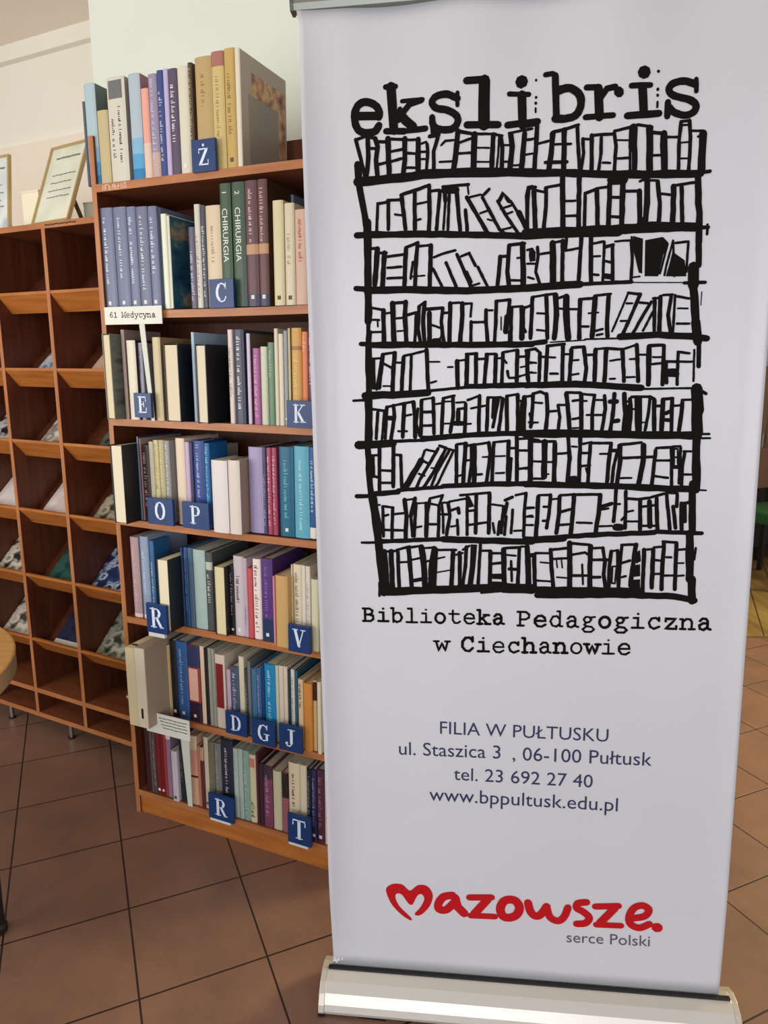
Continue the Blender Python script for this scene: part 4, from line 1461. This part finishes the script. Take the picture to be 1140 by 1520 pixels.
def make_book(i, k, u, w, h, v, col, look, o, label):
    rnd = random.Random(i*100+k); D = o.get('D', rnd.choice([.15, .16, .17, .18])); D = min(D, .255-v) if v > 0 else D
    box = o.get('box'); nm = 'box_file' if box else 'book'
    t = min(.0022, w*.16); b = min(.0035, w*.16)
    root = empty(nm, P(u+w/2, v, SHELF[i]), KYAW, label, 'box file' if box else 'book', 'books on the '+SN[i] if not box else 'box files at the shelf end')
    cm = mat(o.get('side', col), .4 if not box else .65)
    if box:
        bx = MB().box(-w/2, w/2, 0, D, 0, h).build('cover', cm, root, bevel=.0012)
        MB().box(-w/2+.001, w/2-.0015, -.0012, .0004, .0015, h-.0015).build('spine', mat(col, .65), root)
        if 'side' in o: MB().add([(-.006, -.0016, .03), (.002, -.0016, .03), (.002, -.0016, .062), (-.006, -.0016, .062)], [(0, 1, 2, 3)]).build('finger_hole', M_BLACK, root)
        else: MB().box(-.012, .012, .02, .03, h-.0002, h+.0004).build('finger_hole', M_BLACK, root)
        return root
    if o.get('fe'):
        ol = [(x, D-y) for x, y in cover_outline(w, D, b, t)][::-1]
        u_prism(MB(), ol, 0, h).build('cover', cm, root)
        MB().box(-w/2+t*.9, w/2-t*.9, .003, D-b-t, .003, h-.0035).build('pages', mat(col, .8), root)
    else:
        u_prism(MB(), cover_outline(w, D, b, t), 0, h).build('cover', cm, root)
        MB().box(-w/2+t*.9, w/2-t*.9, b+t*.8, D-.004, .003, h-.003).build('pages', M_PAPER, root)
        bands = list(o.get('b', []))
        if 'side' in o or bands: u_prism(MB(), cover_outline(w, D, b, t, .00025, b+.0012), .0005, h-.0005).build('spine', mat(col, .42), root)
        for z0, z1, bc in bands: u_prism(MB(), cover_outline(w, D, b, t, .00045, b+.0013), max(.0006, z0*h), min(h-.0006, z1*h)).build('spine_band', mat(bc, .42), root)
        if 'pic' in o:
            z0, z1, pc = o['pic']; hw = w*.36
            MB().box(-hw, hw, -.0011, b+.001, z0*h, z1*h).build('spine_picture', mat(pc, .45), root)
        if 'txt' in o:
            mb = MB(); vol, ttl = o['txt'].split(' ')
            for tx, za, zb in ((vol, .93, .87), (ttl, .80, .37)):
                vs, fs, wd = text_geo(tx); hh = .0165 if tx == ttl else .014; kx = (za-zb)*h/wd if tx == ttl else hh/.7; ky = hh/.73
                mb.add([(-hh/2+y*ky, spine_y(-hh/2+y*ky, w, b)-.0009, h*za-x*kx) for x, y in vs], [q[::-1] for q in fs])
            mb.build('spine_lettering', mat((232, 236, 226), .5), root)
        if 't' in o:
            mb = MB(); scribble(mb, w, b, h, o['tr'], o.get('tn', 1), rnd); mb.build('spine_lettering', mat(o['t'], .5), root)
        if o.get('st'):
            hw = min(.0045, w*.25); zc = h*.075
            MB().box(-hw, hw, spine_y(hw, w, b)-.001, .001, zc-hw, zc+hw*1.1).build('shelf_mark', mat((228, 228, 222) if o['st'] == 1 else (90, 80, 70), .6), root)
    cv = o.get('cover')
    if cv:
        x = w/2+.0004
        def pan(y0, y1, z0, z1, m, nme, e=0): MB().box(w/2-.0004, x+e, y0, y1, z0, z1).build(nme, m, root)
        if cv == 1:
            pan(.05, D-.006, h*.14, h*.86, PIC[1], 'cover_picture'); pan(.035, D*.80, h*.02, h*.66, mat((140, 132, 124), .45), 'cover_panel', .0003)
        else: pan(.006, D-.006, h*.03, h*.97, PIC[cv], 'cover_picture')
    return root
ORD = ['first', 'second', 'third', 'fourth', 'fifth', 'sixth']
def short(l):
    for k in (' with ', ' showing', ' standing', ' jutting', ' protruding'): l = l.split(k)[0]
    return l
seen = {}
for i, row in enumerate(BOOKS):
    for k, (u, w_, h, v, col, look, o) in enumerate(row):
        same = [q for q, r in enumerate(row) if r[5] == look]
        if len(same) > 1:
            left = f'{ORD[same.index(k)]} {look} from the left'
            lab = f'{left} on the {SN[i]}'
        elif k == 0: lab = f'{look} at the left end of the {SN[i]}'
        else: lab = f'{look} right of the {short(row[k-1][5])} on the {SN[i]}'
        if len(lab.split()) > 16: lab = f'{look} on the {SN[i]}' if len(same) < 2 else f'{ORD[same.index(k)]} {look} on the {SN[i]}'
        seen.setdefault(lab, []).append((i, k))
        make_book(i, k, u, w_, h, v, col, look, o, lab)
for k, q in seen.items():
    if len(q) > 1 or len(k.split()) > 16: print('LABEL', k, q)
# blue letter markers
for (r, ch, u0, u1, dz, h) in CARDS:
    v = -.030 if r in (2, 4, 3) else -.022
    v0 = -.012
    if r in (1, 0): v, v0 = -.010, .002
    if ch == 'R' and r == 4: v = -.063
    ww = max(u1-u0, .034)
    lab = {'Ż': 'blue shelf marker with the white letter Ż on the top shelf'}.get(ch, f'dark blue shelf marker with the white letter {ch}')
    if ch == 'R': lab += ' on the letter V shelf' if r == 4 else ' on the bottom shelf'
    else:
        if ch in 'CEKOPVDGJT': lab += ', before the books' if ch in 'CEKO' else ', standing before the book spines'
    zb = max(dz, -.012) if r not in (4,) else dz
    root = empty('letter_marker', P(u0, v, SHELF[r]+zb), KYAW, lab, 'shelf marker', 'blue letter markers on the bookcase')
    MB().box(0, ww, 0, .009, 0, h).build('plate', M_CARD, root, bevel=.0006)
    mb = MB(); S_ = min(ww*.72, h*.66); S_ = h*(.66 if ch != 'Ż' else .6); sx = min(ww*.66, S_*.84); ox = ww/2-sx/2; oz = h*.20
    for sw, st in SERIF[ch]: mb.ribbon([(ox+x*sx, oz+y*S_*(.86 if ch == 'Ż' else 1)) for x, y in st], sw*sx, lambda a, c: (a, -.0005, c))
    mb.build('letter', M_CARDL, root)
    if ch in 'RT': MB().box(.002 if ch == 'T' else .004, ww*.85, .0005, .010, -.012 if r == 4 else -.008, -.0002).build('base_strip', mat((216, 216, 214), .5), root)
# white section signs
def sign(u0, u1, z0, z1, v, stem, label, body):
    root = empty('section_sign', P(u0, v, SHELF[2] if body == 1 else SHELF[6]), KYAW, label, 'sign')
    zr = root.location.z; W_, = (u1-u0,)
    pl = MB().box(0, W_, 0, .0025, z0-zr, z1-zr).build('plate', mat((228, 230, 220), .6), root)
    sx0, sx1, vv = stem
    MB().add([(sx0[0]-u0, .0026, z0-zr+.002), (sx0[1]-u0, .0026, z0-zr+.002), (sx1[1]-u0, vv, 0), (sx1[0]-u0, vv, 0), (sx0[0]-u0, .0046, z0-zr+.002), (sx0[1]-u0, .0046, z0-zr+.002), (sx1[1]-u0, vv+.002, 0), (sx1[0]-u0, vv+.002, 0)],
             [(3, 2, 1, 0), (4, 5, 6, 7), (0, 1, 5, 4), (1, 2, 6, 5), (2, 3, 7, 6), (3, 0, 4, 7)]).build('stem', mat((214, 220, 206), .6), root)
    mb = MB(); f_ = lambda a, c: (a, -.0005, c)
    if body == 1:
        typed(mb, '61 Medycyna', (.017, z0-zr+.019), (W_-.02, z0-zr+.0165), f_, .125, 0, 0)
    else:
        rr = random.Random(4)
        for k in range(4):
            x = .05+k*.004; zz = z1-zr-.012-k*.010
            while x < W_-.012:
                l = rr.uniform(.006, .016); mb.ribbon([(x, zz), (x+l*.5, zz+rr.uniform(-.0012, .0012)), (x+l, zz)], .0022, f_); x += l+.003
        MB().box(.006, .042, -.0006, .001, z1-zr-.032, z1-zr-.006).build('picture', noisemat('sign_picture', [(.35, (70, 75, 65)), (.6, (150, 150, 135))], (30, 30, 30), .6, 2, 1), root)
    mb.build('lettering', M_INK, root)
sign(.0262, .2238, 1.5235, 1.5700, -.013, ((.143, .161), (.1735, .1845), -.006), 'white section sign reading 61 Medycyna at the left of the bookcase', 1)
sign(.1120, .2720, .335, .400, -.050, ((.236, .266), (.2145, .231), .044), 'white handwritten section sign above the bottom shelf, tiny lines of writing', 2)
# ------------------------------------------------------------------ pigeonhole magazine rack
rk = empty('magazine_rack', (RX, RY, 0), RYAW, 'brown wooden pigeonhole magazine rack with sloping compartments left of the bookcase', 'rack')
PIT = .26375; RD = .30; XL = -3*PIT; XR = .2584
RZ = [1.59078, 1.34087, 1.09121, .84087, .59073, .33542]
ZT, ZB, ZS = 1.862, .0724, .19164
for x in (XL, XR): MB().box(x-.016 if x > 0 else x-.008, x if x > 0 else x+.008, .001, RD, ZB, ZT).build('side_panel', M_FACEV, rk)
for x in (-2*PIT, -PIT, 0):
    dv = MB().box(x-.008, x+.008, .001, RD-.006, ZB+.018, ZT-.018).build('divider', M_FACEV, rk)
    MB().box(x-.008, x+.008, -.0005, .001, ZB+.018, ZT-.018).build('edge_strip', M_WOODV, dv)  # front of the same board, left without the painted shade
for pn in [q for q in rk.children if q.name.startswith('side_panel')]:
    xs = [v.co.x for v in pn.data.vertices]; MB().box(min(xs), max(xs), -.0005, .001, ZB, ZT).build('edge_strip', M_WOODV, pn)
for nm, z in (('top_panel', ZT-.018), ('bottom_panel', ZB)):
    tp = MB().box(XL+.008, XR-.016, .0015, RD-.006, z, z+.018).build(nm, M_FACE, rk); MB().box(XL+.008, XR-.016, 0, .0015, z, z+.018).build('edge_strip', M_WOODH, tp)
MB().box(XL, XR-.008, RD-.006, RD, ZB, ZT).build('back_panel', M_DARK, rk)
def cells():
    for k in range(4):
        a = (k-3)*PIT+.008; b = (k-2)*PIT-.008 if k < 3 else XR-.016
        yield k, a, b
TL = .014
for k, a, b in cells():
    sf = MB().box(a, b, .0015, RD-.006, ZS-.018, ZS).build('shelf', M_FACE, rk); MB().box(a, b, .0, .0015, ZS-.018, ZS).build('edge_strip', M_WOODH, sf)
    for z in RZ:
        bd = MB().prism([(.056, z), (.290, z+.214), (.280, z+.224), (.046, z+.010)], a, b, lambda q, t_: (t_, q[0], q[1])).build('inclined_shelf', M_DARK, rk)
        MB().prism([(.050, z-.003), (.060, z+.006), (.011, z+.062), (.001, z+.062), (.001, z+.053)], a, b, lambda q, t_: (t_, q[0], q[1])).build('lip', M_LIP, bd)
for x in (-.47, -.122, .236):
    lg = MB().lathe([(.009, .006), (.009, ZB)], 14, (x, .03, 0)).build('leg', M_STEEL, rk, smooth=False)
    MB().lathe([(.013, 0), (.013, .007)], 14, (x, .03, 0)).build('foot', M_BLACK, lg)
    MB().lathe([(.009, .0), (.009, ZB)], 12, (x, RD-.03, 0)).build('leg', M_STEEL, rk)
mb = MB(); random.seed(5); x = .012
while x < .15:
    l = random.uniform(.004, .009); mb.ribbon([(x, ZT-.009+random.uniform(-.002, .002)), (x+l, ZT-.008)], .004, lambda q, c_: (q, -.0006, c_)); x += l+.003
mb.build('label_lettering', mat((60, 34, 24), .5), rk)
R = frame(RX, RY, RYAW)
def blend(c, k): return tuple(min(255, q*k) for q in c)
def magazine(row, k, x0, x1, stops, label, nm='magazine', t=.004, length=.27, masthead=None, up_=0):
    a, b = [(q[1], q[2]) for q in cells()][k]; x0 = max(.01, x0-.28)
    z = RZ[row]; root = empty(nm, R(a+x0*(b-a), .052, z+.0145), RYAW, label, 'magazine', 'magazines in the rack')
    ww = (x1-x0)*(b-a)-.001; d = Vector((0, .737, .675)); nrm = Vector((0, -.675, .737)); o0 = nrm*.0012+d*up_
    def q(x, l, e): return tuple(Vector((x, 0, 0))+d*l+nrm*e+o0)
    def slabq(x0_, x1_, l0, l1, e0, e1): 
        return MB().add([q(x0_, l0, e0), q(x1_, l0, e0), q(x1_, l1, e0), q(x0_, l1, e0), q(x0_, l0, e1), q(x1_, l0, e1), q(x1_, l1, e1), q(x0_, l1, e1)],
                        [(3, 2, 1, 0), (4, 5, 6, 7), (0, 1, 5, 4), (1, 2, 6, 5), (2, 3, 7, 6), (3, 0, 4, 7)])
    slabq(0, ww, 0, length, 0, t).build('pages', mat((218, 210, 196), .7), root)
    m = noisemat('magazine_cover', [(.34+.36*i/(len(stops)-1), c) for i, c in enumerate(stops)], (26, 26, 30), .35, 3, 1)
    slabq(0, ww, 0, length, t, t+.0008).build('cover', m, root)
    if masthead: slabq(.0, ww, masthead[0], masthead[1], t+.0008, t+.0012).build('cover_strip', mat(masthead[2], .4), root)
magazine(0, 2, .74, 1, [(150, 100, 80), (190, 150, 120)], 'small tan leaflet in the top left compartment of the rack', 'leaflet', length=.11)
magazine(1, 2, .48, 1, [(120, 140, 165), (200, 205, 210), (90, 105, 130)], 'pale blue magazine in the second row of the rack, left of the pinkish one', length=.2)
magazine(1, 3, .52, 1, [(214, 170, 145), (228, 190, 165)], 'pinkish beige leaflet in the second row of the rack beside the bookcase', 'leaflet')
magazine(2, 1, .3, 1, [(30, 28, 34), (215, 215, 215), (60, 60, 64)], 'black and white magazine at the left photo edge, third row of the rack', length=.2)
magazine(2, 2, .45, 1, [(225, 215, 200), (130, 120, 110), (210, 200, 190)], 'white magazine with dark pictures in the third row, middle column', length=.2)
magazine(2, 3, .6, 1, [(40, 44, 40), (100, 110, 100), (30, 30, 32)], 'dark magazine with pale spine edge, third row beside the bookcase')
magazine(3, 1, .1, 1, [(226, 214, 210), (236, 226, 222)], 'plain whitish magazine at the left photo edge, fourth row of the rack', length=.22)
magazine(3, 2, .4, 1, [(214, 196, 190), (232, 222, 216)], 'pale pinkish white magazine in the fourth row, middle column')
magazine(3, 3, .42, 1, [(60, 58, 50), (190, 180, 150), (110, 100, 84)], 'black and cream photo magazine in the fourth row beside the bookcase', length=.14)
magazine(4, 1, .02, 1, [(40, 40, 40), (224, 214, 198), (120, 110, 100)], 'white magazine with grey pictures at the left photo edge, fifth row', length=.2)
magazine(4, 2, .42, 1, [(28, 62, 60), (46, 92, 84), (60, 80, 60)], 'green magazine in the fifth row, middle column of the rack')
magazine(4, 3, .28, 1, [(30, 44, 78), (40, 62, 104), (190, 205, 225), (30, 40, 70)], 'navy blue magazine with pale lettering, fifth row beside the bookcase', length=.2)
magazine(5, 1, .0, 1, [(70, 66, 64), (226, 216, 200), (180, 172, 160)], 'newspaper like magazine with grey print behind the round table', length=.24)
magazine(5, 2, .44, 1, [(28, 34, 54), (40, 50, 80), (34, 36, 50)], 'dark navy magazine with white foot, sixth row of the rack', masthead=(.0, .035, (228, 226, 220)))
magazine(5, 3, .2, 1, [(52, 62, 44), (200, 200, 180), (90, 100, 74)], 'green magazine with white edge strip, sixth row beside the bookcase')
pb = empty('paper_stack', R(.11, .10, ZS), RYAW-.1, 'thin stack of pale green papers on the flat lower shelf of the rack', 'papers')
MB().box(0, .12, 0, .17, 0, .008).build('sheets', mat((190, 196, 170), .8), pb)
# things on top of the rack
def cert(u, v, wd, ht, rz, lean, label, stops):
    root = empty('certificate_frame', R(u, v, ZT), RYAW+rz, label, 'picture frame', 'certificate frames on the rack')
    M_G = mat((196, 168, 118), .35, .4); d = Vector((0, sin(lean), cos(lean))); nr = Vector((0, -cos(lean), sin(lean)))
    def bar(x0, x1, l0, l1, e0, e1): 
        q = lambda x, l, e: tuple(Vector((x, 0, 0))+d*l+nr*e+Vector((0, 0, .006*sin(lean))))
        return [q(x0, l0, e0), q(x1, l0, e0), q(x1, l1, e0), q(x0, l1, e0), q(x0, l0, e1), q(x1, l0, e1), q(x1, l1, e1), q(x0, l1, e1)]
    F = [(3, 2, 1, 0), (4, 5, 6, 7), (0, 1, 5, 4), (1, 2, 6, 5), (2, 3, 7, 6), (3, 0, 4, 7)]
    fr = MB(); fwd = .007
    for a in ((0, wd, 0, fwd), (0, wd, ht-fwd, ht), (0, fwd, fwd, ht-fwd), (wd-fwd, wd, fwd, ht-fwd)): fr.add(bar(*a, 0, .012), F)
    fr.build('frame', M_G, root)
    pa = MB().add(bar(fwd, wd-fwd, fwd, ht-fwd, .001, .006), F).build('paper', noisemat('certificate_paper', stops, (9, 9, 9), .5, 2, 1), root)
    mb = MB(); rr = random.Random(int(u*1000))
    for k, l in enumerate((.84, .62, .52, .42, .34)):
        x = wd*.22
        while x < wd*.78:
            s_ = rr.uniform(.008, .02); mb.ribbon([(x, ht*l), (x+s_*.5, ht*l+rr.uniform(-.002, .002)), (x+s_, ht*l)], .0035 if k else .006, lambda a, c: tuple(Vector((a, 0, 0))+d*c+nr*.0066+Vector((0, 0, .006*sin(lean))))); x += s_+.005
    mb.build('writing', mat((120, 116, 110), .6), root)
    MB().add([(wd*.45, ht*.6*sin(lean), ht*.6*cos(lean)), (wd*.55, ht*.6*sin(lean), ht*.6*cos(lean)), (wd*.55, ht*.6*sin(lean)+.07, 0), (wd*.45, ht*.6*sin(lean)+.07, 0),
              (wd*.45, ht*.6*sin(lean)+.003, ht*.6*cos(lean)), (wd*.55, ht*.6*sin(lean)+.003, ht*.6*cos(lean)), (wd*.55, ht*.6*sin(lean)+.073, 0), (wd*.45, ht*.6*sin(lean)+.073, 0)],
             [(3, 2, 1, 0), (4, 5, 6, 7), (0, 1, 5, 4), (1, 2, 6, 5), (2, 3, 7, 6), (3, 0, 4, 7)]).build('easel_leg', mat((150, 120, 84), .5), root)
GR = [(.3, (206, 214, 192)), (.55, (222, 226, 208)), (.75, (232, 224, 204))]
cert(-.105, .05, .20, .28, -.1, .36, 'gold framed certificate leaning beside the bookcase on top of the rack', GR)
cert(-.43, .06, .20, .25, 0, .10, 'framed certificate cut off by the left photo edge on top of the rack', [(.3, (196, 206, 206)), (.6, (222, 226, 220)), (.78, (170, 184, 196))])
o = empty('paper_box', R(-.205, .09, ZT), RYAW, 'small cream paper box between the two certificate frames', 'box')
MB().box(0, .085, 0, .06, 0, .125).build('body', mat((238, 228, 200), .7), o, bevel=.001)
MB().box(-.001, .086, -.001, .061, .125, .131).build('lid', mat((232, 222, 196), .7), o)
o = empty('peach_folder', R(.035, .20, ZT), RYAW, 'peach coloured folder standing behind the certificate beside the bookcase', 'folder')
MB().box(0, .10, 0, .02, 0, .26).build('cover', noisemat('peach_cover', [(.35, (226, 168, 120)), (.65, (238, 206, 168))], (20, 20, 20), .6, 2, 1), o)
MB().box(.001, .0995, .003, .017, .26, .2606).build('pages', M_PAPER, o)
o = empty('white_carton', R(.05, .125, ZT), RYAW, 'low white carton under the peach folder beside the bookcase', 'box')
MB().box(0, .10, 0, .06, 0, .075).build('body', mat((236, 232, 214), .7), o, bevel=.001)
MB().box(-.001, .101, -.001, .061, .075, .080).build('lid', mat((228, 226, 214), .7), o)
# ------------------------------------------------------------------ round table
TX, TY, TR_, TZ = -1.303, 1.445, .43, .72
tb = empty('round_table', (TX, TY, 0), 0, 'round light wooden table at the left photo edge in front of the rack', 'table')
M_TT = woodmat('light_birch_top', (206, 156, 92), (192, 142, 80), (216, 170, 106), .35)
M_TE = mat((158, 128, 96), .5)
MB().lathe([(TR_-.002, TZ-.003), (TR_, TZ-.002), (TR_, TZ), (TR_-.004, TZ+.002)], 72).build('table_top', M_TT, tb)
MB().lathe([(TR_-.01, TZ-.048), (TR_-.001, TZ-.046), (TR_-.001, TZ-.003)], 72).build('edge_strip', M_TE, tb)
MB().box(-.41, .41, -.055, -.052, TZ+.0018, TZ+.0024).build('inlay_seam', mat((226, 190, 130), .4), tb)
for ax, ay in ((.333, .075), (-.29, .2), (-.3, -.2), (.1, -.3)):
    lg = MB().lathe([(.014, .02), (.017, .4), (.017, TZ-.048)], 18, (ax, ay, 0)).build('leg', M_BLACK, tb)
    MB().lathe([(.016, 0), (.02, .006), (.02, .02), (.014, .026)], 18, (ax, ay, 0)).build('foot', M_BLACK, lg)
# ------------------------------------------------------------------ far right, beyond the banner
pl = MB().box(1.75, 4.4, 3.545, 6.0, 0, .012).build('floor_platform', None); 
M_PL = noisemat('plank_floor', [(.3, (122, 98, 52)), (.5, (146, 118, 66)), (.7, (166, 138, 80))], (14, 1.2, 1), .45, 3, 1)
pl.data.materials.append(M_PL); tag(pl, kind='structure')
for k in range(18):
    x = 1.0+k*.15; dx = .42*2.44
    ya = max(3.55, 3.55+(1.76-x)/.42) if x < 1.76 else 3.55; xa = x+.42*(ya-3.55); yb = min(5.99, 3.55+(4.39-x)/.42); xb = x+.42*(yb-3.55)
    MB().add([(xa, ya, .0119), (xa+.007, ya, .0119), (xb+.007, yb, .0119), (xb, yb, .0119), (xa, ya, .0126), (xa+.007, ya, .0126), (xb+.007, yb, .0126), (xb, yb, .0126)],
             [(3, 2, 1, 0), (4, 5, 6, 7), (0, 1, 5, 4), (1, 2, 6, 5), (2, 3, 7, 6), (3, 0, 4, 7)]).build('groove', mat((60, 46, 26), .6), pl)
ch = empty('green_chair', (2.62, 4.55, .012), .5, 'chair with a green seat on dark legs beyond the right edge of the banner', 'chair')
M_GR = noisemat('green_fabric', [(.3, (34, 84, 44)), (.7, (54, 112, 60))], (60, 60, 60), .85, 2, 1)
MB().box(-.22, .22, -.22, .22, .42, .50).build('seat', M_GR, ch, bevel=.02)
MB().box(-.21, .21, .19, .215, .60, .88).build('backrest', mat((120, 84, 58), .5), ch, bevel=.008)
for ax, ay, hh in ((-.19, -.19, .42), (.19, -.19, .42), (-.19, .2, .86), (.19, .2, .86)):
    MB().box(ax-.014, ax+.014, ay-.014, ay+.014, 0, hh).build('leg', M_BLACK, ch, bevel=.002)
MB().box(-.176, .176, -.2, -.18, .12, .15).build('crossbar', M_BLACK, ch)
bg_ = empty('dark_armchair', (3.05, 5.38, .012), .15, 'black upholstered armchair behind the green chair at the right photo edge', 'armchair')
M_BK = noisemat('black_upholstery', [(.3, (22, 20, 24)), (.7, (40, 36, 40))], (30, 30, 30), .7, 2, 1)
MB().box(-.3, .3, -.3, .3, .10, .42).build('seat', M_BK, bg_, bevel=.03)
MB().box(-.3, .3, .22, .34, .42, .78).build('backrest', M_BK, bg_, bevel=.03)
for x in (-.36, .301): MB().box(x, x+.06, -.3, .34, .1, .56).build('armrest', M_BK, bg_, bevel=.015)
for x in (-.28, .28):
    for y in (-.26, .28): MB().lathe([(.018, 0), (.022, .1)], 12, (x, y, 0)).build('leg', M_BLACK, bg_)
cb = empty('wooden_cabinet', (2.5, 6.3, 0), 0, 'tall brown wooden cabinet against the far wall beyond the banner', 'cabinet')
MB().box(0, 1.4, 0, .4, .06, 1.45).build('body', woodmat('walnut_wood', (150, 118, 86), (130, 100, 70), (164, 132, 98), .5, 2), cb, bevel=.003)
MB().box(.03, 1.37, .03, .4, 0, .06).build('plinth', M_BLACK, cb)
for k in range(3):
    dr = MB().box(.02+k*.455, .47+k*.455, -.018, 0, .08, 1.43).build('door', woodmat('walnut_door', (158, 124, 90), (138, 106, 76), (172, 140, 104), .45, 2), cb, bevel=.002)
    MB().box(.43+k*.455, .445+k*.455, -.036, -.018, .7, .86).build('handle', M_STEEL, dr)
